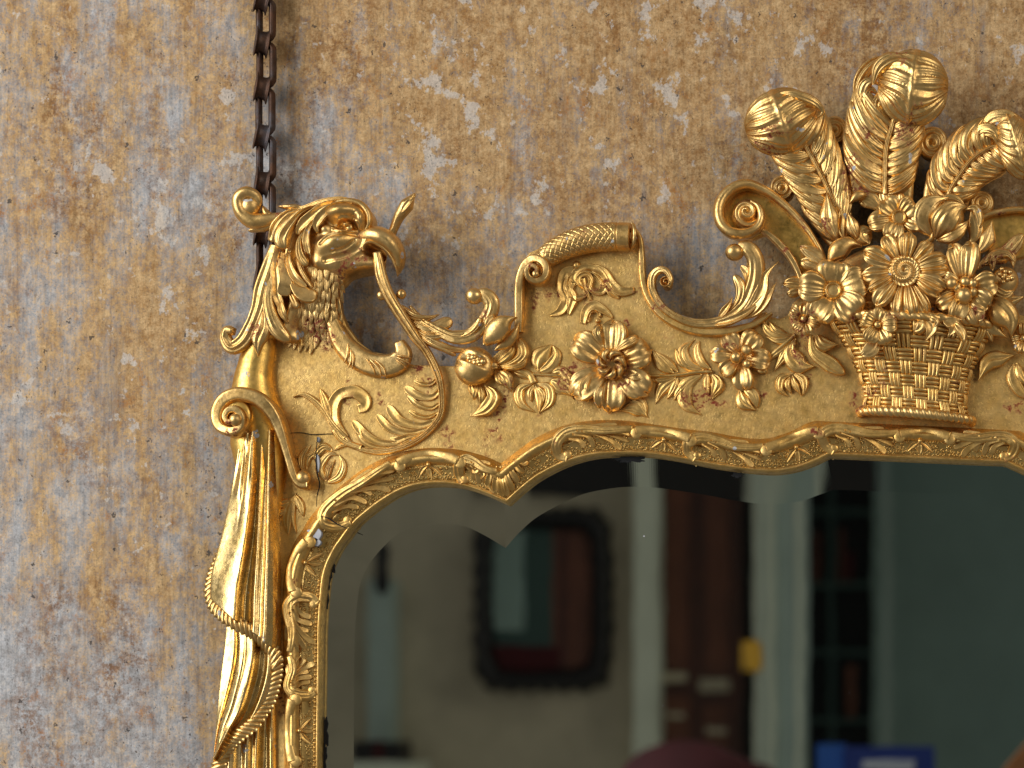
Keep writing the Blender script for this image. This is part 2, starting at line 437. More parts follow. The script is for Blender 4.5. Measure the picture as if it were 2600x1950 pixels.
def loft(name, parent, L, R, hf, mat, nu=70, nv=50, back=-12, h0=0):
    """Cloth between a left and a right edge; hf(u, v) gives its relief."""
    a, b = cr(L, nu), cr(R, nu)
    v = np.linspace(0, 1, nv)[None, :, None]
    XY = a[:, None] * (1 - v) + b[:, None] * v
    U, Vv = np.meshgrid(np.linspace(0, 1, nu), np.linspace(0, 1, nv), indexing='ij')
    H = hf(U, Vv)
    T = np.concatenate([XY, H[..., None]], -1)
    k = (DIST - h0) / DIST
    T[..., 0] = CX + (T[..., 0] - CX) * k; T[..., 1] = CY + (T[..., 1] - CY) * k
    B = T.copy(); B[..., 2] = back
    V = np.vstack([T.reshape(-1, 3), B.reshape(-1, 3)])
    F = []; q = nu * nv
    for i in range(nu - 1):
        for j in range(nv - 1):
            p = i * nv + j
            F.append((p, p + 1, p + nv + 1, p + nv)); 
    ring = [j for j in range(nv)] + [i * nv + nv - 1 for i in range(1, nu)] + [(nu - 1) * nv + j for j in range(nv - 2, -1, -1)] + [i * nv for i in range(nu - 2, 0, -1)]
    for x in range(len(ring)):
        y = (x + 1) % len(ring); F.append((ring[x], ring[x] + q, ring[y] + q, ring[y]))
    F.append(tuple(r + q for r in ring))
    return add(name, w3(V), F, mat, parent)

def relief(name, parent, z, poly, fn, mat, base=0, res=2.6, rnd=14, floor=-20):
    """Carved lump: height fn(x, y) (drawing units) inside a drawn outline, rounded off at its edge."""
    s = ZOOM[z][2]
    Q = cr(np.array([zp(z, p) for p in poly], float), 160, True)
    lo, hi = Q.min(0) - res, Q.max(0) + res
    xs = np.arange(lo[0], hi[0] + res, res); ys = np.arange(lo[1], hi[1] + res, res)
    X, Y = np.meshgrid(xs, ys); pts = np.stack([X.ravel(), Y.ravel()], 1)
    dmin = np.full(len(pts), 1e9); near = np.zeros((len(pts), 2)); inside = np.zeros(len(pts), bool)
    for i in range(len(Q)):
        a, b = Q[i], Q[(i + 1) % len(Q)]; e = b - a
        t = np.clip(((pts - a) @ e) / (e @ e + 1e-9), 0, 1)[:, None]; c = a + t * e
        d = np.linalg.norm(pts - c, axis=1); m = d < dmin; dmin[m] = d[m]; near[m] = c[m]
        cond = ((a[1] > pts[:, 1]) != (b[1] > pts[:, 1]))
        xi = (b[0] - a[0]) * (pts[:, 1] - a[1]) / (b[1] - a[1] + 1e-12) + a[0]
        inside ^= cond & (pts[:, 0] < xi)
    sd = np.where(inside, dmin, -dmin)
    keep = sd > -res * 1.01
    P2 = np.where((sd < res * .3)[:, None], near, pts)
    d = np.clip(sd, 0, None)
    ed = np.sqrt(np.clip(1 - (1 - np.clip(d / rnd, 0, 1)) ** 2, 0, 1))
    ox, oy, _ = ZOOM[z]
    H = floor + (base + fn((P2[:, 0] - ox) / s, (P2[:, 1] - oy) / s) - floor) * (.25 + .75 * ed)
    w_, h_ = len(xs), len(ys); K = keep.reshape(h_, w_); idx = -np.ones(h_ * w_, int); sel = np.where(keep)[0]; idx[sel] = np.arange(len(sel))
    F = []
    for j in range(h_ - 1):
        for i in range(w_ - 1):
            q = [j * w_ + i, j * w_ + i + 1, (j + 1) * w_ + i + 1, (j + 1) * w_ + i]
            if all(keep[a] for a in q) and any(sd[a] > 0 for a in q): F.append(tuple(idx[a] for a in q))
    V = np.c_[P2[sel], H[sel]]
    # side wall
    cnt = {}
    for f in F:
        for k in range(len(f)):
            a, b = f[k], f[(k + 1) % len(f)]
            if (b, a) in cnt: del cnt[(b, a)]
            else: cnt[(a, b)] = 1
    n0 = len(V); B = V.copy(); B[:, 2] = floor - 10
    for (a, b) in cnt: F.append((b, a, a + n0, b + n0))
    V = comp(np.vstack([V, B]), base + 50)
    return add(name, w3(V), F, mat, parent)
def smax(*a, k=.18):
    m = np.maximum.reduce(a); return m + np.log(sum(np.exp((x - m) * k) for x in a)) / k
def ell(x, y, cx, cy, rx, ry, hh, ang=0, h0=-10):
    a = math.radians(ang); dx, dy = x - cx, y - cy
    u = (dx * math.cos(a) + dy * math.sin(a)) / rx; v = (-dx * math.sin(a) + dy * math.cos(a)) / ry
    return h0 + (hh - h0) * np.sqrt(np.clip(1 - u * u - v * v, 0, 1))
def seg(x, y, pts, w):
    d = np.full(np.shape(x), 1e9)
    C = cr(pts, 40)
    for p in C: d = np.minimum(d, np.hypot(x - p[0], y - p[1]))
    return np.clip(1 - (d / w) ** 2, 0, 1)

def rope(name, parent, P, r, turns, strands=2, mat='gold', depth=.28, n=None, flat=1.0):
    L = np.linalg.norm(np.diff(P, axis=0), axis=1).sum()
    V, F = sweep_px(P, r, r * flat, full=True, m=22, n=n or int(np.clip(L / 2.2, 40, 260)),
                    disp=lambda u, th: depth * (np.abs(np.cos((th * strands + 2 * np.pi * turns * strands * u) / 2)) ** .7 - .75))
    return add(name, w3(V), F, mat, parent)

# ================================================================= setting: the wall
WALL_H = -95
def box(name, x0, x1, y0, y1, h0, h1, mat, parent=None):
    V = np.array([(x, y, h) for x in (x0, x1) for y in (y0, y1) for h in (h0, h1)], float)
    F = [(0, 1, 3, 2), (4, 6, 7, 5), (0, 4, 5, 1), (2, 3, 7, 6), (0, 2, 6, 4), (1, 5, 7, 3)]
    return add(name, w3(V), F, mat, parent, flat=True)
wall = box('plaster_wall', -1500, 5200, -1800, 4200, WALL_H - 300, WALL_H, 'wall'); wall['kind'] = 'structure'

# ================================================================= the mirror
mir = empty('gilded_mirror', tuple(w3(np.array([2322., 1960., -40.]))))
tag(mir, 'carved giltwood wall mirror with eagle head, plumes and flower basket', 'mirror')

# ---- paired outline of the moulding: outer edge, sight edge, inner line of the glass bevel
PAIRS = [((717, 2010), (810, 2010), (897, 2010)), ((717, 1790), (813, 1790), (898, 1790)), ((715, 1675), (815, 1675), (899, 1675)), ((712, 1567), (817, 1580), (902, 1580)),
 ((717, 1458), (828, 1465), (912, 1490)), ((739, 1386), (851, 1404), (932, 1440)), ((763, 1344), (878, 1364), (955, 1408)), ((785, 1309), (905, 1329), (978, 1383)),
 ((832, 1258), (935, 1303), (1000, 1362)), ((896, 1204), (970, 1277), (1025, 1347)), ((959, 1166), (1012, 1252), (1050, 1338)), ((1022, 1144), (1054, 1237), (1078, 1331)),
 ((1085, 1135), (1101, 1231), (1105, 1329)), ((1150, 1138), (1150, 1233), (1150, 1331)), ((1192, 1146), (1190, 1241), (1190, 1340)), ((1230, 1157), (1235, 1257), (1235, 1362)),
 ((1269, 1174), (1286, 1280), (1283, 1391)), ((1307, 1145), (1320, 1249), (1318, 1352)), ((1350, 1114), (1362, 1216), (1360, 1315)), ((1400, 1089), (1420, 1185), (1420, 1281)),
 ((1450, 1073), (1470, 1167), (1475, 1256)), ((1506, 1065), (1520, 1157), (1530, 1243)), ((1579, 1065), (1585, 1154), (1590, 1236)), ((1651, 1074), (1650, 1156), (1655, 1237)),
 ((1723, 1085), (1720, 1166), (1725, 1246)), ((1800, 1094), (1800, 1182), (1800, 1258)), ((1854, 1104), (1860, 1191), (1862, 1270)), ((1908, 1111), (1920, 1198), (1925, 1278)),
 ((1950, 1110), (1970, 1200), (1985, 1279)), ((2002, 1095), (2020, 1193), (2040, 1270)), ((2046, 1073), (2065, 1178), (2080, 1256)), ((2071, 1066), (2106, 1158), (2118, 1243)),
 ((2198, 1072), (2200, 1162), (2200, 1246)), ((2473, 1085), (2470, 1174), (2470, 1256)), ((2590, 1092), (2552, 1177), (2545, 1260)), ((2640, 1120), (2615, 1206), (2610, 1290)), ((2700, 1150), (2680, 1236), (2675, 1310))]
CUSPS = [0, 16, 31, 34, 36]
PA = np.array(PAIRS, float)                         # (37, 3, 2)
SUB = 12
def dense(col):
    out = []
    for a, b in zip(CUSPS[:-1], CUSPS[1:]):
        P = PA[a:b + 1, col]
        Q = np.vstack([2 * P[0] - P[1], P, 2 * P[-1] - P[-2]])
        for i in range(1, len(Q) - 2):
            for k in range(SUB):
                t = k / SUB; p0, p1, p2, p3 = Q[i - 1], Q[i], Q[i + 1], Q[i + 2]
                out.append(.5 * (2 * p1 + (p2 - p0) * t + (2 * p0 - 5 * p1 + 4 * p2 - p3) * t ** 2 + (3 * p1 - p0 - 3 * p2 + p3) * t ** 3))
    out.append(PA[-1, col]); return np.array(out)
OUT, INN, BEV = dense(0), dense(1), dense(2)
# moulding profile across (0 outer .. 1 sight edge)
PT = np.array([0, .0, .05, .12, .17, .22, .30, .38, .44, .47, .55, .70, .80, .86, .875, .90, .94, .97, 1.0, 1.0])
PH = np.array([-20, 4, 9, 16, 26, 36, 44, 42, 34, 28, 23, 19, 18, 18, 14, 20, 21, 12, -4, -20])
n_m = len(OUT)
tt = PT[None, :, None]
XY = OUT[:, None] * (1 - tt) + INN[:, None] * tt
Vm = np.concatenate([XY, np.repeat(PH[None, :, None], n_m, 0)], -1)
K_ = (DIST - 20) / DIST
Vm[..., 0] = CX + (Vm[..., 0] - CX) * K_; Vm[..., 1] = CY + (Vm[..., 1] - CY) * K_
mp = len(PT)
Fm = vol_faces(n_m, mp); Fm += [tuple(range(mp)), tuple(range((n_m - 1) * mp, n_m * mp))]
M['mould'] = gold('punched_moulding_gold', .34, (0.93, 0.60, 0.20), (0.78, 0.46, 0.125), punch=False, bole=.66, chips=.76)
def ring_punched():
    t = NT('ring_punched_gold')
    d = t.voro(300, rnd=.6)
    nb = t.bump(t.ramp(d, [(.20, 0), (.30, 1), (.40, 1), (.52, 0)]), .9, .0011)
    nb = t.bump(t.noise(600, 3, .6), .3, .0005, nb)
    c = t.mix(t.ramp(t.noise(70, 4, .6), [(.3, 0), (.7, 1)]), (.70, .42, .12), (.88, .58, .20))
    return t.set(Base_Color=c, Metallic=1.0, Roughness=.36, Normal=nb)
M['punch'] = ring_punched()
mould = add('moulding', w3(Vm.reshape(-1, 3)), Fm, 'mould', mir)
# punched ground band of the moulding: a separate facing 1 px proud
bt = np.array([.475, .475, .55, .70, .80, .855, .855]); bh = np.array([10, 29, 25, 21, 20, 19.5, 8])
XYb = OUT[:, None] * (1 - bt[None, :, None]) + INN[:, None] * bt[None, :, None]
Vb = np.concatenate([XYb, np.repeat(bh[None, :, None], n_m, 0)], -1)
Vb[..., 0] = CX + (Vb[..., 0] - CX) * K_; Vb[..., 1] = CY + (Vb[..., 1] - CY) * K_
add('punched_band', w3(Vb.reshape(-1, 3)), vol_faces(n_m, len(bt)) + [tuple(range(len(bt))), tuple(range((n_m - 1) * len(bt), n_m * len(bt)))], 'punch', mould)

def mpt(i, t, dh=0):
    """Point on the moulding: i = index in PAIRS (float), t across."""
    j = np.clip(i * SUB, 0, n_m - 1); a = int(math.floor(j)); b = min(a + 1, n_m - 1); f = j - a
    o = OUT[a] * (1 - f) + OUT[b] * f; q = INN[a] * (1 - f) + INN[b] * f
    p = o * (1 - t) + q * t
    return (p[0], p[1], float(np.interp(t, PT[1:-1], PH[1:-1])) + dh)
def find_i(px, py):
    d = [min(np.hypot(*(OUT[a] * (1 - t) + INN[a] * t - (px, py))) for t in (.2, .5, .8)) for a in range(n_m)]
    return int(np.argmin(d)) / SUB
# arc length table so that ornaments keep their size round the curves
MID = .5 * (OUT + INN); ARC = np.r_[0, np.cumsum(np.linalg.norm(np.diff(MID, axis=0), axis=1))]
def ms(s, t, dh=0):
    return mpt(np.interp(s, ARC, np.arange(n_m)) / SUB, t, dh)
def arc_at(px, py): return float(ARC[int(round(find_i(px, py) * SUB))])
def mstrip(name, pts, W, T, shape='leaf', kind='vein', mat='relief', dh=1, **k):
    P = comp(np.array([ms(s, t, dh) for s, t in pts]), 20)
    V, F = sweep_px(P, np.atleast_1d(W).astype(float), np.atleast_1d(T).astype(float), shape, kind, **k)
    return add(name, w3(V), F, mat, mould)

def mbud(px, py):
    c = arc_at(px, py)
    mstrip('bud_petal', [(c, .52), (c, .72), (c, .84)], 7, 7, 'leaf', 'gouge')
    for sg in (-1, 1):
        mstrip('bud_petal', [(c, .50), (c + sg * 16, .58), (c + sg * 34, .78)], 6, 7, 'leaf', 'gouge')
    o = ms(c, .46, 2); b = comp([o], 20)[0]
    ball('bud_bead', mould, 'P', (o[0], o[1]), 6, o[2] + 2, 'relief', n=10, m=12)
def mscroll(s0, s1, flip=1):
    """Acanthus C-scroll lying along the moulding from its curl at s0 to its tail at s1."""
    L = s1 - s0; q = lambda f: s0 + L * f
    mstrip('scroll_leaf', [(q(.10), .86), (q(.00), .70), (q(.02), .42), (q(.18), .24), (q(.40), .26), (q(.62), .34), (q(.85), .32), (q(1.0), .26)], [12, 15, 15, 14, 12, 10, 8], [6, 7, 7, 7, 6, 5, 5], 'const', 'multi3', dh=1)
    ball('scroll_eye', mould, 'P', ms(q(.11), .78)[:2], 12, ms(0, .78)[2] + 1, 'relief', sz=.4, n=14, m=18)
    for (a, b, c_, w) in (((.16, .42), (.30, .52), (.35, .74), 9), ((.24, .36), (.42, .46), (.47, .78), 9), ((.36, .32), (.56, .46), (.60, .70), 8),
                          ((.46, .36), (.70, .60), (.82, .86), 10), ((.50, .32), (.76, .48), (.94, .62), 9), ((.30, .30), (.55, .20), (.80, .16), 7), ((.55, .30), (.78, .34), (1.0, .46), 8)):
        mstrip('scroll_leaf', [(q(a[0]), a[1]), (q(b[0]), b[1]), (q(c_[0]), c_[1])], w, w * .45, 'lobe', 'half', dh=2)
def mstrap(s0, s1):
    """Smooth burnished strap between two round ends."""
    mstrip('strap', [(s0, .34), (s0 + .2 * (s1 - s0), .26), (.5 * (s0 + s1), .20), (s1 - .2 * (s1 - s0), .26), (s1, .34)], [13, 11, 10, 11, 13], [5, 5, 5, 5, 5], 'const', 'round', dh=1, mat='relief')
    for s in (s0, s1):
        ball('strap_end', mould, 'P', ms(s, .36)[:2], 15, ms(s, .36)[2] + 1, 'relief', sz=.25, n=14, m=18)

for b in ((1087, 1181), (1684, 1112), (2024, 1141), (2339, 1123), (775, 1426), (757, 1856)): mbud(*b)
aA = arc_at
mstrap(aA(1010, 1180), aA(1165, 1172)); mstrap(aA(1612, 1095), aA(1752, 1115)); mstrap(aA(1950, 1150), aA(2085, 1120)); mstrap(aA(2280, 1105), aA(2405, 1112))
mstrap(aA(755, 1500), aA(800, 1375)); mstrap(aA(745, 1930), aA(745, 1780))
mscroll(aA(1410, 1130), aA(1610, 1095)); mscroll(aA(1752, 1120), aA(1945, 1150)); mscroll(aA(2092, 1120), aA(2275, 1100)); mscroll(aA(2580, 1130), aA(2410, 1112))
mscroll(aA(838, 1335), aA(1000, 1185)); mscroll(aA(760, 1515), aA(745, 1660)); mscroll(aA(745, 1770), aA(745, 1665)); mscroll(aA(1170, 1180), aA(1262, 1200))
# leafage folded round the cusp
for sg in (-1, 1):
    c = float(ARC[16 * SUB])
    for k, (a, b, w) in enumerate((((4, .10), (8, .85), 12), ((16, .14), (26, .84), 11), ((30, .18), (46, .76), 11), ((46, .2), (66, .64), 10), ((62, .2), (84, .5), 9))):
        mstrip('cusp_leaf', [(c + sg * a[0], a[1]), (c + sg * (a[0] * .6 + b[0] * .4 - 3), .45), (c + sg * b[0], b[1])], w, 7, 'lobe', 'gouge', dh=2)
# small bead along the straight left side's sight edge
for k in range(46):
    s = 20 + k * 11.5
    o = ms(s, .865); ball('bead', mould, 'P', o[:2], 4.6, o[2] + 1, 'mould', n=6, m=8)

# ---- the glass
glass_h = -14
kg = (DIST + 14) / DIST
def atg(Q, h): return np.c_[CX + (Q[:, 0] - CX) * kg, CY + (Q[:, 1] - CY) * kg, np.full(len(Q), h)]
OG = OUT * .35 + INN * .65
ng = len(OG)
Vb = np.vstack([atg(OG, glass_h - 5.0), atg(BEV, glass_h - 3.0)])
Vb = np.vstack([Vb, Vb - np.array([0, 0, 8.])])
Fb = []
for i in range(ng - 1):
    Fb += [(i, i + 1, ng + i + 1, ng + i), (2 * ng + i, 3 * ng + i, 3 * ng + i + 1, 2 * ng + i + 1), (i, 2 * ng + i, 2 * ng + i + 1, i + 1), (ng + i, ng + i + 1, 3 * ng + i + 1, 3 * ng + i)]
Fb += [(0, ng, 3 * ng, 2 * ng), (ng - 1, 3 * ng - 1, 4 * ng - 1, 2 * ng - 1)]
gp = np.vstack([atg(BEV, glass_h - 3.0), atg(np.array([[2675., 2010.]]), glass_h - 3.0)])
gq = gp - np.array([0, 0, 8.]); n1 = len(gp)
Fg = [tuple(range(n1)), tuple(range(n1, 2 * n1))[::-1]] + [(i, n1 + i, n1 + (i + 1) % n1, (i + 1) % n1) for i in range(n1)]
glass = add('mirror_glass', w3(np.vstack([gp, gq])), Fg, 'mirror', mir, flat=True)
bevel = add('glass_bevel', w3(Vb), Fb, 'mirror', glass, flat=True)
# patches where the silvering is lost beside the sight edge
for (x, y, a, b) in ((826, 1490, 9, 48), (836, 1435, 12, 34), (822, 1860, 10, 42), (820, 1925, 8, 40), (1600, 1165, 34, 8), (1872, 1206, 12, 6)):
    th = np.linspace(0, 2 * np.pi, 40, endpoint=False)
    rr = 1 + .22 * np.sin(5 * th + x) + .15 * np.sin(11 * th + y) + .12 * np.random.rand(40)
    plate('silvering_loss', glass, [(x + math.cos(q) * a * r_, y + math.sin(q) * b * r_) for q, r_ in zip(th, rr)], glass_h - 1.0, 6, 'foxing', bev=.3)

# ---- backboard: sawn panel the carving is laid on
up = [(640, 1990), (650, 1300), (655, 1000), (690, 880), (720, 790), (760, 700), (830, 690), (868, 715), (860, 745), (864, 789), (880, 827), (908, 865), (943, 892), (970, 897), (1049, 926), (1158, 929), (1240, 915), (1290, 870),
      (1317, 836), (1308, 789), (1306, 746), (1308, 710), (1320, 672), (1345, 640), (1380, 625), (1430, 612), (1480, 600), (1540, 592), (1600, 592), (1624, 610), (1632, 650), (1638, 700), (1652, 757), (1690, 806), (1740, 833), (1790, 846), (1841, 848),
      (1893, 828), (1930, 796), (1945, 790), (1957, 804), (1980, 809), (2000, 800), (2012, 770), (2050, 740), (2120, 720), (2180, 700), (2440, 700), (2520, 730), (2560, 790), (2640, 812), (2700, 830)]
low = [tuple(OUT[i] * .75 + INN[i] * .25) for i in range(n_m - 1, -1, -6)]
board = plate('backboard', mir, up + low, 2, 34, 'matte', bev=4)

# ================================================================= carving on the board's left half
def sub(name, mat='relief'): pass
# long stem from the beak, sweeping down over the board
spray = strip('scrolling_stem', mir, 'A', [(1478, 790), (1490, 860), (1510, 980), (1555, 1110), (1620, 1230), (1690, 1340), (1760, 1450), (1850, 1570), (1930, 1740), (1955, 1900), (1940, 2060), (1850, 2180), (1720, 2275), (1560, 2335), (1400, 2350), (1250, 2310), (1150, 2200)],
               [34, 48, 48, 46, 42, 36, 34, 28, 26, 24, 24, 24, 24, 20, 14], [70, 66, 52, 40, 26, 22, 12, 8, 6, 6, 5, 5], T=[12, 14, 14, 12, 9, 8, 7, 6], shape='const', kind='multi3', mat='gold', n=220)
for c in ((1482, 1105), (1640, 1097)): ball('berry', spray, 'A', c, 40, 40, 'gold', sz=.9)
strip('twig', spray, 'A', [(1500, 1120), (1545, 1130), (1610, 1110)], 12, 30, shape='const', kind='round')
leaves(spray, 'B', [([(1945, 330), (1880, 395), (1800, 395), (1740, 370)], 22), ([(1955, 430), (1890, 500), (1780, 490), (1668, 420)], 40), ([(1955, 540), (1880, 590), (1770, 560), (1690, 490)], 28),
    ([(1935, 620), (1860, 660), (1770, 650), (1700, 610)], 24), ([(1905, 690), (1790, 730), (1630, 690), (1530, 570)], 46), ([(1860, 745), (1700, 790), (1550, 750), (1445, 640)], 38),
    ([(1800, 800), (1700, 815), (1600, 850), (1550, 830)], 30), ([(1650, 875), (1460, 860), (1340, 790), (1250, 690)], 42), ([(1560, 915), (1400, 890), (1310, 830), (1290, 720)], 30), ([(1980, 480), (1945, 650), (1830, 790), (1640, 890)], 16, dict(shape='const'))],
    4, shape='lobe', kind='gouge', T=9)
leaves(spray, 'B', [([(1190, 830), (1100, 700), (1095, 570), (1150, 480), (1260, 455), (1340, 510), (1345, 575), (1290, 595)], [30, 40, 44, 42, 46, 46, 30], dict(shape='const', kind='gouge', T=9)),
    ([(1190, 830), (1090, 720), (1010, 600), (930, 520), (850, 480), (775, 500)], [26, 24, 22, 26, 20, 4], dict(shape='const')), ([(1075, 680), (1030, 540), (990, 430)], 38), ([(1320, 910), (1230, 880), (1160, 840), (1100, 760)], 24, dict(shape='const'))], 5, kind='multi3', T=8)
# bud and leaves by the crack
leaves(board, 'B', [([(850, 1100), (845, 980), (915, 880)], 30), ([(1090, 930), (1020, 900), (960, 960), (960, 1040)], 36), ([(880, 1080), (900, 980), (1000, 930)], 26), ([(1100, 930), (1160, 890), (1260, 880)], 18),
    ([(1040, 1180), (985, 1070), (1060, 960), (1140, 970)], 34), ([(1040, 1190), (1140, 1140), (1175, 1040), (1140, 960)], 34), ([(1040, 1180), (1060, 1080), (1110, 1000)], 22),
    ([(785, 1290), (740, 1400), (725, 1500), (735, 1610)], 42), ([(780, 1280), (830, 1370), (855, 1460)], 34), ([(760, 1330), (690, 1360), (630, 1370)], 34), ([(740, 1400), (690, 1420), (625, 1480)], 26), ([(800, 1270), (780, 1330), (770, 1480), (800, 1600)], 20)],
    3, kind='multi3', T=7)
# cracks and lost gesso
def crack(z, pts, w=2.2, h=7):
    strip('crack', board, z, pts, [w * .6, w, w * 1.3, w, w * .5], h, T=1.2, shape='const', kind='flat', mat='crack', m=5)
crack('B', [(725, 790), (830, 785), (930, 800), (1060, 795), (1170, 800)], 3, 4); crack('B', [(965, 820), (960, 900), (955, 1000), (965, 1110), (985, 1200), (965, 1290), (960, 1380)], 4.5, 14); crack('B', [(990, 1455), (1050, 1470), (1130, 1520), (1215, 1560)], 4.5, 48)
for z, pts, h in (('B', [(960, 960), (975, 975), (985, 1040), (970, 1105), (955, 1060)], 13), ('B', [(965, 820), (985, 830), (975, 860), (960, 855)], 12), ('B', [(880, 1570), (930, 1560), (975, 1555), (1000, 1600), (960, 1659), (905, 1650), (920, 1610)], 40), ('C', [(795, 60), (830, 40), (870, 70), (850, 100), (810, 95)], 40)):
    plate('bare_gesso', board, pts, h, 12, 'gesso', bev=1.5, smooth_n=30, z=z)

# ================================================================= left column, volute and drape
col = strip('tapered_column', mir, 'P', [(665, 850), (655, 905), (645, 960), (645, 1010), (655, 1080), (665, 1200), (668, 1400)], [38, 46, 62, 74, 60, 44, 40], 6, T=[34, 40, 48, 52, 40, 30, 24], shape='const', kind='round', mat='smooth', n=60, m=25)
vol = strip('volute', mir, 'P', [(770, 1226), (752, 1224), (738, 1205), (728, 1170), (718, 1130), (706, 1085), (690, 1048), (664, 1018), (630, 1004), (597, 1003), (568, 1020), (554, 1052), (562, 1083), (590, 1097), (615, 1089), (622, 1065), (611, 1046), (592, 1046), (582, 1062), (589, 1076), (600, 1073)],
            [11, 12, 12, 11, 12, 14, 16, 18, 19, 19, 19, 19, 18, 16, 14, 13, 12, 11, 9, 6], [30, 34, 40, 46, 54, 62, 70, 74, 76, 76, 78, 82, 88, 94, 98, 100], T=14, shape='const', kind='flat', mat='gold', n=200, bot=3.2)
ball('curl_end', vol, 'B', (852, 1150), 62, 34, 'gold', sz=.9)
ball('volute_eye', vol, 'P', (599, 1066), 17, 100, 'gold', sz=1.0)
disc('volute_core', vol, 'P', (595, 1055), 42, 72, lambda r, t: 10 * np.sqrt(1 - np.clip(r, 0, 1) ** 2 + 1e-6), 'smooth', depth=60)

def folds(u, v, table, env=lambda u: 1):
    h = np.zeros_like(v)
    for c0, c1, w, a in table:
        c = c0 + (c1 - c0) * u
        h = h + a * np.exp(-((v - c) / w) ** 2)
    return h
def sstep(x): x = np.clip(x, 0, 1); return x * x * (3 - 2 * x)
def d1(u, v):
    e = .47 + .04 * np.sin(4 * u + .5) + .03 * u
    ramp = np.clip(v / e, 0, 1); h = 36 * (.3 * sstep(ramp) + .7 * ramp ** .75) + 10
    h *= 1 - .86 * sstep((v - e) / .07)
    h += folds(u, v, [(.68, .72, .07, 16), (.92, .90, .09, 26)]) * sstep((v - .45) / .1)
    pin = np.clip(1 - u * 2.4, 0, 1)
    h += pin * 5 * np.cos(28 * v + 3 * u)
    h -= 6 * np.exp(-((v - .22 - .10 * np.sin(3 * u)) / .03) ** 2) * np.exp(-((u - .22) / .18) ** 2)
    h += 2.5 * np.sin(7 * u + 4 * v) * np.exp(-((v - .25) / .2) ** 2)
    return h * (.85 + .25 * u) + 30 + 26 * u
drape = loft('drapery', mir, [(604, 1100), (594, 1180), (580, 1261), (564, 1344), (550, 1404), (538, 1455), (536, 1520)], [(692, 1090), (693, 1261), (695, 1386), (696, 1500), (697, 1600), (694, 1645)], d1, 'bright', nu=110, nv=80, back=-8, h0=60)
def d2(u, v):
    e = .58
    ramp = np.clip(v / e, 0, 1); h = (10 + 30 * (.4 * sstep(ramp) + .6 * ramp ** .8)) * (1 - .8 * sstep((v - e) / .08))
    h -= 12 * np.exp(-((v - .20 - .06 * np.sin(5 * u)) / .03) ** 2) + 7 * np.exp(-((v - .42) / .02) ** 2) * np.exp(-((u - .5) / .25) ** 2)
    h += 4 * np.sin(u * 9 + v * 7) * np.exp(-((v - .4) / .2) ** 2) + folds(u, v, [(.84, .86, .06, 12)])
    return h + 20 + 16 * u
loft('drapery_fold', drape, [(574, 1540), (570, 1621), (560, 1712), (552, 1800), (547, 1870), (543, 1930)], [(694, 1600), (704, 1680), (694, 1750), (660, 1825), (615, 1868), (558, 1935)], d2, 'bright', nu=100, nv=70, back=-8, h0=40)
def d3(u, v):
    return (8 + folds(u, v, [(.2, .25, .12, 26), (.5, .52, .08, 16), (.72, .70, .06, 26), (.92, .95, .06, 10)])) * np.clip(.3 + v * 6, 0, 1)
loft('drapery_fold', drape, [(600, 1660), (575, 1780), (556, 1880), (548, 1990)], [(696, 1660), (696, 1780), (695, 1880), (695, 1990)], d3, 'bright', nu=80, nv=60, back=-10, h0=20)
def fringe(pts, hs, r, name='fringe'):
    P = comp(path3('C', pts, hs)); Q = cr(P, 120)
    L = np.linalg.norm(np.diff(Q, axis=0), axis=1).sum(); n = int(L / 12.5)
    C = cr(P, n)
    base = add(name, w3(sweep_px(P, r * .9, r * .5, kind='round', n=80)[0]), sweep_px(P, r * .9, r * .5, kind='round', n=80)[1], 'gold', drape)
    tn = np.gradient(C, axis=0); tn /= np.linalg.norm(tn, axis=1)[:, None]
    for i in range(n):
        nr = np.array([-tn[i, 1], tn[i, 0], 0]); dr = nr * r * 1.05; sl = tn[i] * r * .8
        a, b = C[i] - dr - sl, C[i] + dr + sl
        mid = (a + b) / 2 + np.array([0, 0, r * .36])
        V, F = sweep_px(np.array([a, mid, b]), 6.2, 5.5, 'const', 'round', n=7, m=7)
        o = add('fringe_cord', w3(V), F, 'gold', None)
        o.parent = base; o.location = WPOS[o.name] - WPOS[base.name]
fringe([(185, 110), (140, 220), (108, 320), (100, 430), (140, 530), (220, 600), (300, 645), (380, 690), (450, 750), (520, 830), (556, 925)], [20, 24, 32, 40, 52, 66, 72, 62, 46, 36, 34], 16.5)
fringe([(556, 925), (548, 1000), (522, 1110), (480, 1220), (400, 1350), (330, 1412), (250, 1480), (190, 1550), (150, 1650)], [32, 28, 26, 30, 44, 48, 40, 34, 30], 16.5)

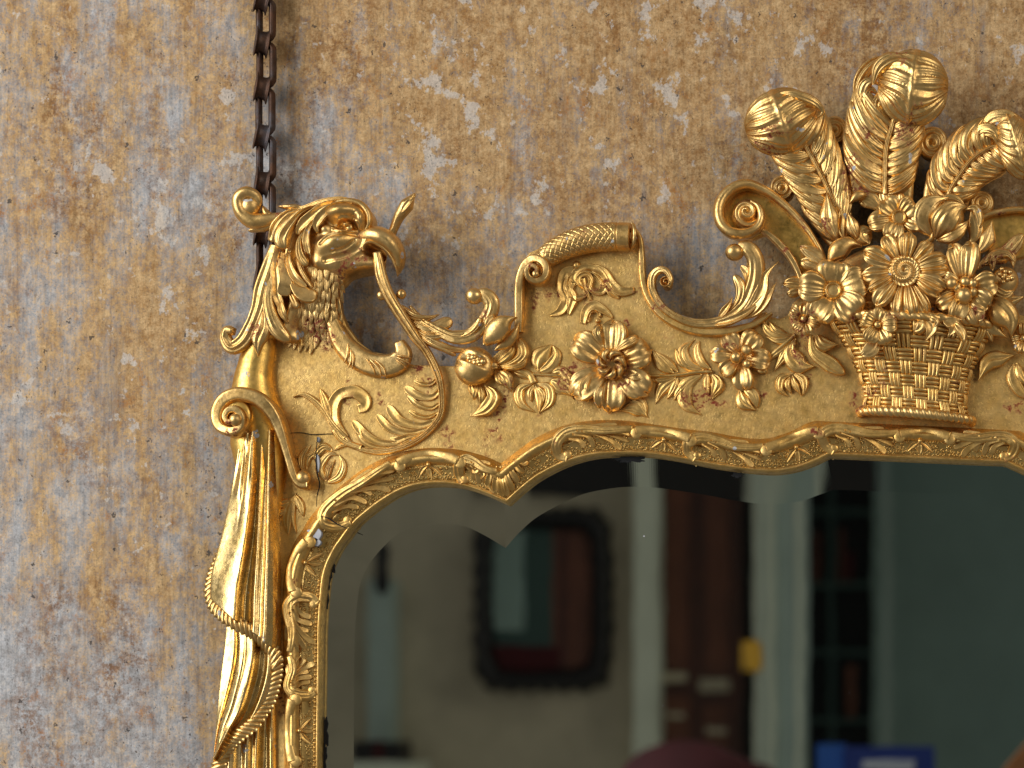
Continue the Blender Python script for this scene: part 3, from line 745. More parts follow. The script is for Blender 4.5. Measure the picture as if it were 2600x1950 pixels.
# ================================================================= eagle
neck = strip('eagle_neck', mir, 'P', [(830, 610), (812, 680), (798, 745), (795, 800), (812, 850), (835, 890)], [58, 60, 66, 68, 56, 40], [30, 26, 16, 4, -8, -16], T=[42, 40, 34, 26, 16, 8], shape='const', kind='round', mat='gold', m=25, n=50)
strip('breast_strap', mir, 'P', [(845, 815), (868, 868), (905, 906), (955, 928), (1000, 925), (1024, 900), (1014, 868)], [18, 26, 30, 31, 31, 28, 14], 8, T=[14, 15, 15, 15, 15, 14, 10], shape='const', kind='flat', mat='gold', m=19)
strap = bpy.context.scene.objects['breast_strap']
leaves(strap, 'B', [([(1215, 60), (1210, 160), (1180, 230)], 12), ([(1235, 110), (1240, 200), (1215, 270)], 12), ([(1250, 130), (1258, 200), (1245, 280)], 9), ([(1380, 190), (1450, 260), (1480, 340)], 13), ([(1420, 195), (1490, 260), (1520, 340)], 11), ([(1350, 180), (1410, 260), (1430, 330)], 8),
   ([(1590, 165), (1660, 175), (1725, 190)], 10), ([(1590, 175), (1670, 210), (1715, 240)], 10), ([(1585, 190), (1650, 240), (1690, 275)], 8)], 22, shape='leaf', kind='round', T=6, mat='gold', name='gouge_ridge')
# feathers down the neck, lowest row first
rows = [(1500, (800, 900), 110), (1440, (760, 850, 930, 1020), 110), (1350, (820, 900, 980, 1060, 1110), 110), (1260, (800, 880, 960, 1035, 1095), 105), (1180, (860, 940, 1020, 1085), 105), (1100, (900, 970, 1040, 1100), 100), (1020, (930, 1000, 1070, 1120), 95), (960, (960, 1030, 1100), 85)]
def neck_h(x, y):
    sx, sy = zp('A', (x, y)); c = np.interp(sy, [610, 680, 745, 800, 850, 890], [830, 812, 798, 795, 812, 835]); b = np.interp(sy, [610, 680, 745, 800, 850, 890], [30, 26, 16, 4, -8, -16]); t = np.interp(sy, [610, 680, 745, 800, 850, 890], [42, 40, 34, 26, 16, 8])
    return max(b + t * math.sqrt(max(0, 1 - ((sx - c) / 66) ** 2)), 3)
for yi, xs, ln in rows:
    for x in xs:
        x += random.uniform(-14, 14); y = yi + random.uniform(-18, 18); dx = random.uniform(-30, 26) + (x - 980) * .12
        for _k in (0, 1):
          if _k: x += 40; y += 25
          strip('feather', neck, 'A', [(x, y - ln), (x + dx * .2, y - ln * .3), (x + dx * .5, y + ln * .15), (x + dx, y + ln * .55)], 24, [neck_h(x, y - ln) - 3, neck_h(x, y - ln * .3) + 1, neck_h(x, y + ln * .1) + 3, neck_h(x + dx, y + ln * .5) + 2], T=3, shape='leaf', kind='multi5', mat='gold', m=23)

def head_fn(x, y):
    h = smax(ell(x, y, 1090, 680, 390, 340, 60), ell(x, y, 1120, 690, 235, 120, 84, -20), ell(x, y, 1035, 575, 80, 74, 64), ell(x, y, 1412, 604, 52, 42, 62),
             ell(x, y, 1175, 450, 200, 100, 100, -8), ell(x, y, 1330, 500, 75, 120, 86, -12), -10 + 66 * np.sqrt(seg(x, y, [(980, 830), (1180, 850), (1430, 850)], 95)), -10 + 70 * np.sqrt(seg(x, y, [(1120, 790), (1270, 740), (1350, 660)], 90)), k=.085)
    eye = np.exp(-(((x - 1212) / 95) ** 2 + ((y - 560) / 36) ** 2) ** 2)
    h -= 10 * eye
    h = np.maximum(h, ell(x, y, 1220, 562, 56, 36, 90))
    h += 9 * np.sqrt(seg(x, y, [(1105, 575), (1160, 528), (1220, 512), (1280, 522), (1312, 570)], 14)) + 8 * np.sqrt(seg(x, y, [(1105, 582), (1190, 602), (1260, 602), (1312, 580)], 12))
    h -= 8 * seg(x, y, [(1010, 705), (1090, 645), (1230, 622), (1320, 640)], 18)
    h -= 6 * seg(x, y, [(1040, 830), (1180, 800), (1290, 740), (1335, 660)], 26)
    h -= 5 * seg(x, y, [(1100, 770), (1200, 740), (1280, 670)], 12)
    h -= 46 * seg(x, y, [(1370, 745), (1420, 762), (1490, 800)], 38)
    return h
head = relief('eagle_head', mir, 'A', [(880, 500), (960, 415), (1090, 358), (1230, 340), (1335, 372), (1394, 455), (1400, 550), (1445, 585), (1470, 625), (1470, 700), (1480, 740), (1470, 800), (1466, 850), (1445, 896), (1370, 906), (1280, 922), (1200, 950), (1140, 1010), (1060, 1030), (940, 1000), (840, 900), (800, 700), (830, 590)],
             head_fn, 'gold', base=16, rnd=18, floor=16)
strip('upper_beak', head, 'A', [(1330, 640), (1410, 640), (1490, 655), (1565, 700), (1612, 770), (1622, 850), (1600, 948)], [66, 84, 86, 76, 60, 40, 3], [40, 46, 50, 48, 42, 36, 30], T=[28, 38, 42, 40, 32, 22, 3], shape='const', kind='round', m=21, n=60)
strip('beak_edge', head, 'A', [(1345, 745), (1360, 705), (1420, 690), (1500, 730), (1560, 800), (1590, 880), (1596, 930)], [10, 13, 14, 14, 14, 11, 4], [70, 76, 74, 68, 58, 48, 40], T=8, shape='const', kind='round')
strip('brow', head, 'A', [(1000, 440), (1100, 380), (1220, 356), (1320, 380), (1378, 455), (1382, 540), (1350, 588)], [22, 28, 26, 26, 28, 28, 12], [66, 74, 76, 74, 72, 70, 62], T=13, shape='const', kind='round', n=60)
ball('eyeball', head, 'A', (1222, 560), 26, 88, 'gold', sz=.6)
# horn-like bud behind the beak
horn = strip('bud_horn', head, 'A', [(1530, 660), (1575, 570), (1620, 480), (1690, 390), (1758, 296)], [36, 34, 44, 58, 4], [14, 16, 22, 30, 34], T=[14, 14, 18, 20, 3], shape='const', kind='round', m=17)
strip('bud_lip', head, 'A', [(1640, 440), (1670, 400), (1715, 350), (1752, 305)], 26, [44, 48, 50, 42], T=7, shape='leaf', kind='gouge')
# crest and mane
crest = [
 ([(1330, 400), (1200, 350), (1040, 365), (880, 420), (720, 470), (600, 560)], [10, 18, 24, 30, 34, 18], dict(shape='const', h=[70, 76, 74, 66, 54, 40], T=13, kind='multi3')),
 ([(1240, 372), (1120, 390), (1020, 460), (960, 540), (965, 600)], [12, 20, 26, 30, 8], dict(shape='const', h=[84, 88, 90, 88, 82], kind='gouge', T=14)),
 ([(1180, 362), (1040, 390), (930, 470), (830, 560), (800, 615)], [12, 22, 28, 34, 12], dict(shape='const', h=[78, 84, 84, 80, 74], kind='gouge', T=14)),
 ([(1000, 375), (860, 430), (770, 520), (690, 640), (700, 735)], [14, 30, 44, 62, 66], dict(shape='lobe', h=[70, 76, 78, 78, 72], kind='multi3', T=22)),
 ([(860, 420), (740, 470), (650, 560), (600, 660)], [16, 34, 44, 34], dict(shape='const', h=[60, 62, 58, 44], kind='multi3', T=18)),
 ([(960, 480), (900, 570), (880, 670), (895, 770)], [14, 26, 28, 22], dict(shape='lobe', h=[84, 86, 84, 80], kind='gouge', T=14)),
 ([(900, 560), (830, 660), (830, 780), (880, 870)], [14, 26, 38, 40], dict(shape='lobe', h=[80, 80, 78, 74], kind='multi3', T=16)),
 ([(740, 740), (740, 840), (790, 960), (880, 1040)], [24, 34, 34, 24], dict(shape='lobe', h=[60, 66, 68, 66], kind='gouge', T=14)),
 ([(800, 740), (830, 880), (890, 990), (930, 1050)], [16, 24, 20, 10], dict(shape='lobe', h=[66, 70, 70, 66], kind='multi3', T=12)),
 ([(760, 820), (770, 960), (850, 1090), (960, 1120)], [20, 40, 60, 60], dict(shape='lobe', h=[56, 60, 62, 56], kind='half', T=18)),
 ([(730, 1050), (770, 1120), (815, 1210)], [16, 34, 34], dict(shape='lobe', h=[50, 56, 52], kind='vein', T=14)),
 ([(690, 760), (690, 880), (720, 1000), (690, 1110)], [30, 40, 52, 60], dict(shape='lobe', h=[60, 68, 70, 64], kind='half', T=16)),
 ([(650, 740), (640, 880), (650, 1000), (655, 1130), (735, 1325)], [24, 34, 36, 36, 20], dict(shape='leaf', h=[50, 58, 60, 56, 44], kind='gouge', T=14)),
 ([(640, 720), (600, 880), (540, 1060), (500, 1220), (440, 1360), (370, 1470), (280, 1520), (230, 1450), (250, 1390), (305, 1400)], [46, 56, 58, 58, 48, 44, 50, 46, 40, 24], dict(shape='const', h=[42, 50, 52, 50, 46, 40, 38, 40, 46, 50], kind='multi3', T=22, n=90, m=17)),
 ([(640, 900), (590, 1050), (585, 1200), (640, 1370), (740, 1470)], [30, 48, 56, 62, 52], dict(shape='lobe', h=[54, 60, 60, 54, 44], kind='multi5', T=20, m=19)),
 ([(680, 1150), (690, 1240), (725, 1330)], [20, 26, 18], dict(shape='leaf', h=[56, 56, 46], kind='gouge', T=12)),
 ([(545, 1200), (540, 1360), (500, 1470), (490, 1592)], [24, 44, 60, 36], dict(shape='leaf', h=[52, 54, 54, 44], kind='vein', T=16)),
]
def mane_fn(x, y):
    return 8 * np.sin(x * .035 + y * .012) + 12
relief('mane', head, 'A', [(640, 560), (760, 480), (900, 470), (960, 700), (940, 900), (970, 1090), (850, 1190), (770, 1300), (760, 1440), (640, 1440), (560, 1370), (470, 1400), (430, 1370), (500, 1200), (560, 1000), (610, 800)], mane_fn, 'gold', base=26, rnd=20, floor=0)
for pts, w, kw in crest: strip('crest_leaf', head, 'A', pts, np.array(w) * 1.3, mat='gold', **kw)
# curl at the back of the head
curl = strip('back_curl', head, 'A', [(760, 440), (660, 480), (560, 500), (460, 510), (385, 470), (345, 400), (352, 330), (410, 290), (475, 310), (500, 360), (480, 410)], [30, 40, 54, 66, 66, 60, 56, 54, 48, 36, 20], [40, 42, 44, 46, 50, 54, 58, 60, 58, 54, 50], T=[16, 18, 20, 22, 22, 22, 22, 20, 18, 12, 5], shape='const', kind='round', n=90, m=17)
ball('curl_ball', curl, 'A', (428, 390), 86, 48, 'gold', sz=.9)
leaves(head, 'A', [([(640, 520), (540, 560), (425, 590)], [40, 34, 8], dict(shape='const', h=[42, 40, 34])), ([(620, 470), (560, 450), (530, 385)], 26, dict(h=46)), ([(860, 400), (740, 400), (648, 395)], 22, dict(h=40))], 40, kind='round', T=14, mat='gold', name='crest_leaf')

# ================================================================= foliage between stem and pediment
fol = strip('foliage_branch', mir, 'D', [(-170, 760), (-90, 860), (40, 940), (150, 985), (260, 970), (340, 900), (400, 820), (415, 750), (380, 700), (330, 700)], [10, 26, 34, 40, 46, 52, 54, 56, 56, 46], [14, 20, 24, 26, 26, 28, 34, 40, 44, 44], T=[8, 12, 14, 15, 16, 16, 16, 16, 14, 10], shape='const', kind='multi5', mat='gold', n=110, m=19)
ball('curl_ball', fol, 'D', (288, 697), 62, 44, 'gold', sy=.92, sz=.9)
leaves(fol, 'A', [([(1640, 1180), (1730, 1270), (1840, 1295), (1945, 1255)], 28), ([(1660, 1250), (1780, 1350), (1900, 1370), (2045, 1300)], [40, 44, 56, 60], dict(shape='lobe')), ([(1690, 1320), (1850, 1430), (2010, 1420), (2160, 1380)], 30, dict(shape='leaf')), ([(1720, 1390), (1880, 1490), (2000, 1550), (2075, 1585)], [14, 18, 22, 24], dict(shape='lobe', kind='round')), ([(1700, 1350), (1860, 1470), (2040, 1540), (2212, 1540)], 34)],
       [16, 26, 24, 14], kind='multi3', T=12, mat='gold')
leaves(fol, 'D', [([(150, 990), (250, 960), (310, 910), (338, 850)], [30, 30, 28, 20], dict(shape='lobe', h=[26, 34, 40, 44])), ([(365, 1025), (430, 960), (520, 880), (592, 848)], [36, 66, 70, 10], dict(shape='horn', kind='round', h=[36, 52, 56, 48], T=20)), ([(430, 1080), (520, 1010), (580, 940), (610, 880)], [26, 44, 40, 14], dict(shape='leaf', kind='round', h=28)), ([(370, 930), (400, 870), (425, 820)], 34, dict(h=44, kind='vein'))], 30, kind='multi3', T=13, mat='gold')

# pomegranate
def pom(x, y, z):
    # split in the rind, gaping towards the upper left
    a = (x * .93 + y * .36); b = (-x * .36 + y * .93) + .30
    return -.30 * np.exp(-((b / .25) ** 4 + ((a + .05) / .66) ** 4)) * (z > 0) + .05 * np.exp(-(((b - .24) / .06) ** 2)) * (z > 0) * np.exp(-(a / .7) ** 4) + .03 * np.cos(9 * np.arctan2(b - .3, a + 1.4)) * (b > .28)
pg = ball('pomegranate', mir, 'D', (292, 1190), 138, 20, 'gold', sz=.75, disp=pom, n=48, m=64)
for k in range(10):
    a = -.42 + .088 * k + random.uniform(-.02, .02); b = -.30 + .10 * (((k * 7) % 3) - 1) + random.uniform(-.02, .02)
    x, y = a * .93 - b * .36, a * .36 + b * .93
    ball('seed', pg, 'D', (292 + x * 138 - 8, 1190 + y * 138), 21 + 6 * (k % 2), 44, 'gold', n=8, m=10)
strip('calyx', pg, 'D', [(400, 1190), (430, 1188), (452, 1186)], [34, 26, 18], [22, 26, 24], T=[12, 10, 6], shape='const', kind='multi3')
leaves(board, 'D', [([(440, 1190), (540, 1180), (630, 1110), (600, 985)], [40, 50, 50, 30], dict(shape='lobe', kind='multi3')), ([(440, 1180), (530, 1120), (560, 1060), (520, 1050)], 30), ([(460, 1195), (560, 1200), (640, 1170), (655, 1100)], 22), ([(450, 1220), (520, 1280), (548, 1372)], [34, 42, 30]), ([(440, 1230), (470, 1300), (500, 1320)], 24),
    ([(360, 1320), (420, 1400), (370, 1490), (255, 1545)], [34, 50, 50, 14], dict(kind='multi3')), ([(310, 1320), (300, 1380), (285, 1425)], 24), ([(260, 1310), (280, 1370), (300, 1415)], 22), ([(330, 1320), (345, 1400), (340, 1470)], 24)], [10, 18, 10], T=11, mat='relief')

# ================================================================= pediment
side = strip('pediment_scroll', mir, 'D', [(585, 930), (590, 860), (592, 760), (594, 650), (606, 560), (640, 480), (700, 436), (765, 452), (798, 510), (782, 575), (730, 598), (682, 575), (672, 530), (700, 500), (735, 512), (740, 542)],
              [30, 34, 36, 36, 37, 37, 36, 36, 34, 33, 32, 30, 28, 24, 20, 12], [14, 18, 20, 22, 26, 32, 38, 42, 46, 50, 54, 58, 62, 64, 64, 62], T=13, shape='const', kind='flat', mat='gold', n=150, bot=2.2)
ball('scroll_eye', side, 'D', (718, 540), 24, 72, 'gold', sz=.8)
disc('scroll_core', side, 'D', (728, 540), 66, 30, lambda r, t: 10 * np.sqrt(1 - np.clip(r, 0, 1) ** 2 + 1e-6), 'gold', depth=30)
fil = strip('pediment_fillet', mir, 'D', [(1420, 235), (1455, 300), (1466, 420), (1472, 560), (1505, 690), (1590, 815), (1720, 900), (1870, 945), (2030, 950), (2170, 925), (2260, 895), (2380, 820)], [16, 22, 26, 28, 30, 32, 34, 34, 34, 32, 26, 10], 8, T=14, shape='const', kind='flat', mat='relief', n=130)
# scaled roll on top
RP = comp(path3('D', [(745, 480), (800, 420), (880, 370), (1000, 318), (1120, 290), (1250, 280), (1385, 284)], [22, 24, 24, 24, 24, 24, 26]))
def net(u, th):
    q = 11.0; s = u * 15.5
    a = np.abs(((s + th * q / (2 * np.pi)) % 1) - .5) * 2; b = np.abs(((s - th * q / (2 * np.pi)) % 1) - .5) * 2
    g = np.clip(1 - np.minimum(1 - a, 1 - b) / .17, 0, 1)
    inside = np.clip((u - .10) / .02, 0, 1) * np.clip((.86 - u) / .02, 0, 1)
    ringg = np.exp(-((u - .875) / .006) ** 2) + np.exp(-((u - .09) / .006) ** 2)
    return (-.085 * g) * inside - .07 * ringg * np.ones_like(th)
Vr, Fr = sweep_px(RP, [26, 30, 33, 35, 36, 36, 36], [26, 30, 33, 35, 36, 36, 36], full=True, n=300, m=140, disp=net)
roll = add('scaled_roll', w3(Vr), Fr, 'gold', mir)
# open spiral end of the roll, facing right
ec = RP[-1]
Pn = []
for k in range(70):
    a = k / 69 * 2 * np.pi * 1.75 - 1.2; r = 32 * (1 - .72 * k / 69)
    Pn.append((ec[0] + 2 + 10 * (1 - k / 69) * 0 + r * math.cos(a) * .42, ec[1] + r * math.sin(a), ec[2] + r * math.cos(a) * .9))
Pn = np.array(Pn)
def tube(P, rx, m=10, n=90):
    C = cr(P, n); T = np.gradient(C, axis=0); T /= np.linalg.norm(T, axis=1)[:, None]
    A = np.cross(T, np.array([0.9, 0, .44])); A /= np.linalg.norm(A, axis=1)[:, None]; Bn = np.cross(T, A)
    th = np.linspace(0, 2 * np.pi, m, endpoint=False)
    r = lerpu(rx, np.linspace(0, 1, n))
    V = C[:, None] + (A[:, None] * np.cos(th)[None, :, None] + Bn[:, None] * np.sin(th)[None, :, None]) * r[:, None, None]
    return V.reshape(-1, 3), vol_faces(n, m) + [tuple(range(m)), tuple(range((n - 1) * m, n * m))]
V, F = tube(Pn, [5, 5, 5, 5, 4]); add('roll_spiral', w3(V), F, 'gold', roll)

# inner C-scroll that turns into an acanthus
csc = strip('acanthus_scroll', mir, 'D', [(1655, 640), (1672, 590), (1640, 530), (1585, 520), (1540, 565), (1538, 650), (1590, 750), (1690, 830), (1820, 878), (1960, 880), (2090, 840), (2190, 760), (2245, 650), (2270, 540), (2262, 440), (2215, 375), (2150, 375)],
     [16, 24, 30, 32, 30, 28, 30, 34, 38, 42, 50, 60, 66, 64, 62, 58, 50], [44, 46, 46, 42, 36, 28, 22, 20, 20, 20, 22, 26, 32, 40, 48, 54, 52], T=[10, 13, 14, 14, 13, 13, 14, 14, 14, 15, 18, 20, 20, 20, 18, 16, 10], shape='const', kind='multi3', mat='gold', n=190, m=19)
disc('scroll_end', csc, 'D', (1632, 597), 38, 50, lambda r, t: 6 * np.cos(2 * np.pi * (r * 1.5 - t / (2 * np.pi))) , 'gold', depth=40)
ball('curl_ball', csc, 'G', (180, 528), 66, 52, 'gold', sy=.9)
leaves(csc, 'G', [([(60, 990), (140, 900), (160, 860), (175, 842)], [16, 24, 20, 10]), ([(110, 960), (200, 880), (225, 780), (180, 690)], [20, 40, 44, 34], dict(shape='lobe', kind='multi3')), ([(230, 860), (280, 760), (270, 680), (225, 625)], [20, 36, 36, 24], dict(shape='lobe')), ([(150, 1010), (290, 930), (370, 800), (400, 690), (495, 598)], [20, 40, 44, 36, 8], dict(h=[24, 34, 40, 44, 54])),
   ([(200, 1000), (340, 920), (420, 830), (478, 738)], [20, 40, 40, 12]), ([(250, 980), (370, 900), (420, 850), (440, 800)], 26), ([(320, 760), (350, 680), (370, 620), (400, 615)], [20, 34, 34, 16], dict(shape='lobe')), ([(0, 1030), (140, 1010), (260, 960), (360, 880)], 26), ([(300, 700), (300, 600), (260, 540)], 34)], [22, 34, 40, 40], kind='gouge', T=13, mat='gold')
# ribbon bow in low relief
bow = strip('ribbon_bow', mir, 'D', [(1010, 620), (985, 570), (1020, 520), (1090, 500), (1160, 530), (1205, 600), (1190, 660), (1140, 670), (1100, 640), (1110, 580), (1080, 545), (1030, 555), (1020, 600), (1060, 640), (1100, 620)], [18, 28, 30, 34, 36, 36, 34, 28, 20, 18, 18, 18, 18, 16, 10], 4, T=10, shape='const', kind='gouge', mat='relief', n=130)
leaves(bow, 'D', [([(1000, 505), (925, 540), (905, 640), (935, 720), (895, 800), (820, 832)], [26, 36, 32, 34, 30, 6]), ([(950, 560), (940, 640), (975, 700), (950, 830)], [20, 26, 34, 6]), ([(1090, 492), (1190, 530), (1250, 610), (1320, 665), (1412, 655)], [24, 34, 32, 32, 18]), ([(1220, 600), (1250, 670), (1305, 712)], [18, 26, 8]), ([(985, 600), (960, 660), (1000, 715), (1080, 690)], [16, 22, 20, 8]),
   ([(1050, 570), (1070, 650), (1108, 730)], [16, 13, 8]), ([(1050, 890), (1075, 800), (1130, 762), (1195, 795), (1262, 850)], [18, 28, 32, 26, 6]), ([(1085, 880), (1100, 810), (1150, 800), (1175, 845)], [8, 14, 14, 8])], 5, shape='const', kind='gouge', T=10, mat='relief', name='ribbon')
ball('bead', bow, 'D', (1155, 870), 18, 6, 'relief'); ball('bead', bow, 'D', (1005, 480), 26, 4, 'relief', sy=1.2)

# ================================================================= flowers
def flower(name, z, c, tips, W, h, T=None, lift=12, core=None, kind='multi5', mat='gold', shape='petal', parent=None, inner=.14):
    """Centre boss with one mesh per petal; tips listed in drawing units."""
    root = core(c, z, h) if core else ball(name, parent or mir, z, c, W * .45, h + 8, mat, sz=.7)
    wp = WPOS[root.name]; root.name = name; WPOS[root.name] = wp
    for i, tp in enumerate(tips):
        w = tp[2] if len(tp) > 2 else W
        b = (c[0] + (tp[0] - c[0]) * inner, c[1] + (tp[1] - c[1]) * inner)
        m1 = (c[0] + (tp[0] - c[0]) * .45, c[1] + (tp[1] - c[1]) * .45); m2 = (c[0] + (tp[0] - c[0]) * .8, c[1] + (tp[1] - c[1]) * .8)
        o = (i % 2) * 5; lf = lift * random.uniform(.75, 1.2)
        strip('petal', root, z, [b, m1, m2, tp[:2]], w, [h - 2 + o, h + lf * .7 + o, h + lf + o, h + lf * .35 + o], T=T or w * ZOOM[z][2] * .5, shape=shape, kind=kind, mat=mat, m=37, n=34, tilt=random.uniform(-.2, .2), bot=.5)
    return root
def core_swirl(r, dome=8, name='boss'):
    def f(c, z, h):
        R = r * ZOOM[z][2]
        return disc('flower', mir, z, c, r, h + 12, lambda q, t: dome * np.sqrt(np.clip(1 - q ** 2, 0, 1)) + 2.4 * np.cos(2 * np.pi * (q * 2.2 - t / (2 * np.pi))) + 1.6 * np.sin(t * 22 + q * 26) * (q > .25) * (q < .95) - 5 * np.exp(-((q) / .12) ** 2), 'gold', depth=26, n=40, m=110)
    return f
def core_ring(r):
    def f(c, z, h):
        return disc('flower', mir, z, c, r, h + 14, lambda q, t: 7 * np.exp(-((q - .80) / .16) ** 2) + 2.5 * np.sqrt(np.clip(1 - (q / .6) ** 2, 0, 1)), 'gold', depth=28)
    return f
def core_cluster(r):
    def f(c, z, h):
        o = ball('flower', mir, z, c, r * .8, h + 8, 'gold', sz=.7)
        for k in range(6):
            a = k * 1.047 + .3
            ball('floret', o, z, (c[0] + math.cos(a) * r * .66, c[1] + math.sin(a) * r * .66), r * .36, h + 24, 'gold', sy=1.15, rot=a, n=12, m=14)
        return o
    return f
ros = flower('rosette', 'D', (1250, 1175), [(1000, 1000, 118), (1265, 880, 120), (1510, 1070, 124), (1500, 1375, 116), (1245, 1495, 120), (985, 1385, 118)], 118, 6, lift=16, core=core_cluster(112), kind='cup5', T=15)
for k, (p, w) in enumerate((([(1280, 1080), (1370, 1030), (1430, 985)], 36), ([(1190, 1050), (1150, 960), (1170, 900)], 30), ([(1120, 1230), (1060, 1330), (1080, 1430)], 40), ([(1340, 1260), (1420, 1270), (1500, 1240)], 30), ([(1200, 1300), (1160, 1390), (1170, 1470)], 36))):
    strip('petal', ros, 'D', p, w, [24, 34, 22], T=12, shape='petal', kind='cup5', mat='gold')
for k in range(7):
    a = k * .9; strip('stamen_curl', ros, 'D', [(1250 + math.cos(a) * 30, 1175 + math.sin(a) * 30), (1250 + math.cos(a + .4) * 75, 1175 + math.sin(a + .4) * 75), (1250 + math.cos(a + 1.0) * 100, 1175 + math.sin(a + 1.0) * 100)], [14, 26, 16], [40, 52, 40], T=12, shape='petal', kind='round')
leaves(board, 'D', [([(735, 1225), (740, 1140), (835, 1035)], [30, 60, 40], dict(kind='vein')), ([(740, 1230), (820, 1190), (868, 1110), (840, 1040)], 40, dict(kind='multi3')), ([(815, 1285), (870, 1310), (940, 1350), (988, 1425)], [30, 62, 44, 10], dict(kind='multi3')), ([(830, 1240), (900, 1220), (960, 1300), (975, 1380)], 34),
   ([(450, 1200), (580, 1215), (670, 1240), (708, 1310)], [14, 16, 20, 24], dict(shape='const', kind='round', T=7)), ([(560, 1225), (650, 1255), (690, 1290)], 26), ([(700, 1245), (800, 1250), (950, 1260)], [10, 10, 10], dict(shape='const', kind='round', T=5)),
   ([(705, 1310), (610, 1350), (615, 1450), (720, 1515)], [20, 34, 34, 16], dict(kind='multi3')), ([(720, 1310), (810, 1340), (815, 1440), (745, 1520)], [20, 34, 34, 16], dict(kind='multi3')), ([(710, 1320), (680, 1380), (690, 1440)], 20), ([(715, 1320), (745, 1420), (745, 1525)], [20, 26, 16]), ([(725, 1330), (775, 1380), (770, 1450)], 18),
   ([(1520, 1258), (1690, 1255), (1850, 1232), (1960, 1228)], [10, 12, 12, 12], dict(shape='const', kind='round', T=7)), ([(1690, 1235), (1600, 1180), (1535, 1070)], 34), ([(1720, 1230), (1640, 1150), (1560, 1090)], 24), ([(1540, 1285), (1600, 1290), (1700, 1265)], 22),
   ([(1900, 1215), (1790, 1180), (1755, 1080), (1835, 1000)], [30, 40, 40, 18], dict(kind='multi3')), ([(1950, 1210), (1880, 1160), (1850, 1070), (1870, 1010)], 30), ([(1820, 1200), (1740, 1160), (1700, 1065)], 26), ([(1705, 1270), (1610, 1340), (1560, 1455)], [34, 44, 20], dict(kind='multi3')), ([(1720, 1270), (1680, 1360), (1640, 1420)], 24),
   ([(1890, 1245), (1770, 1330), (1780, 1460), (1890, 1535)], [30, 46, 48, 18], dict(kind='multi5')), ([(1800, 1290), (1720, 1370), (1690, 1430)], 22), ([(1960, 1245), (2000, 1330), (1955, 1430)], [30, 44, 12], dict(kind='multi3')), ([(1930, 1240), (1920, 1310), (1935, 1390)], 24),
   ([(1310, 1500), (1390, 1480), (1450, 1500), (1510, 1550)], [20, 40, 50, 16], dict(kind='multi5')), ([(1370, 1440), (1440, 1440), (1500, 1530)], 40, dict(kind='multi3'))], 4, T=7.5, mat='relief')

# smaller three-berry flower
fl2 = flower('berry_flower', 'G', (225, 1255), [(130, 1105, 82), (340, 1100, 90), (18, 1240, 76), (95, 1375, 70), (245, 1485, 84), (420, 1290, 84)], 62, 8, lift=11, kind='cup5', T=11)
for c, r in (((265, 1213), 40), ((190, 1265), 42), ((268, 1312), 32)): ball('berry', fl2, 'G', c, r, 44, 'gold', n=14, m=18)
leaves(board, 'G', [([(20, 1380), (60, 1450), (10, 1560)], [30, 44, 12], dict(kind='multi3')), ([(215, 1490), (240, 1580), (335, 1640)], [24, 46, 14], dict(kind='vein')), ([(240, 1480), (310, 1530), (340, 1620)], 40, dict(kind='multi3')), ([(330, 1340), (390, 1360), (400, 1380)], 30),
   ([(410, 1270), (500, 1200), (610, 1105)], [12, 14, 12], dict(shape='const', kind='round', T=8)), ([(600, 1105), (500, 1120), (410, 1070), (372, 985)], [24, 36, 40, 14], dict(kind='multi3')), ([(560, 1110), (470, 1080), (420, 1010)], 28), ([(600, 1120), (500, 1150), (400, 1120)], 26), ([(590, 1130), (530, 1250), (455, 1365)], [20, 36, 14], dict(kind='multi3')), ([(560, 1170), (480, 1230), (400, 1290)], 26),
   ([(600, 1140), (575, 1230), (640, 1320), (755, 1330)], [24, 60, 70, 16], dict(kind='vein', T=14)), ([(610, 1130), (580, 1200), (585, 1260)], 22), ([(715, 1110), (740, 1230), (850, 1310), (955, 1385)], [40, 66, 66, 30], dict(shape='lobe', kind='multi5', T=16, h=14)), ([(760, 1100), (800, 1170), (912, 1175)], [40, 50, 16], dict(kind='multi3', h=16)),
   ([(585, 1380), (510, 1410), (500, 1490), (560, 1540)], [16, 30, 30, 14], dict(kind='multi3')), ([(590, 1380), (660, 1420), (670, 1490), (655, 1535)], [16, 30, 28, 12], dict(kind='multi3')), ([(585, 1390), (600, 1450), (650, 1535)], [14, 24, 10]), ([(570, 1400), (550, 1460), (580, 1520)], 20),
   ([(1890, 1430), (1960, 1300), (2060, 1270), (2160, 1245)], [12, 50, 60, 24], dict(kind='vein', T=14, h=14)), ([(1900, 1380), (1920, 1330), (2000, 1270)], 22), ([(2140, 1300), (2130, 1400), (2200, 1520), (2290, 1560)], [24, 40, 40, 20], dict(kind='multi5')), ([(2160, 1300), (2190, 1400), (2260, 1470)], 30)], [5, 9, 5], T=8, mat='relief')

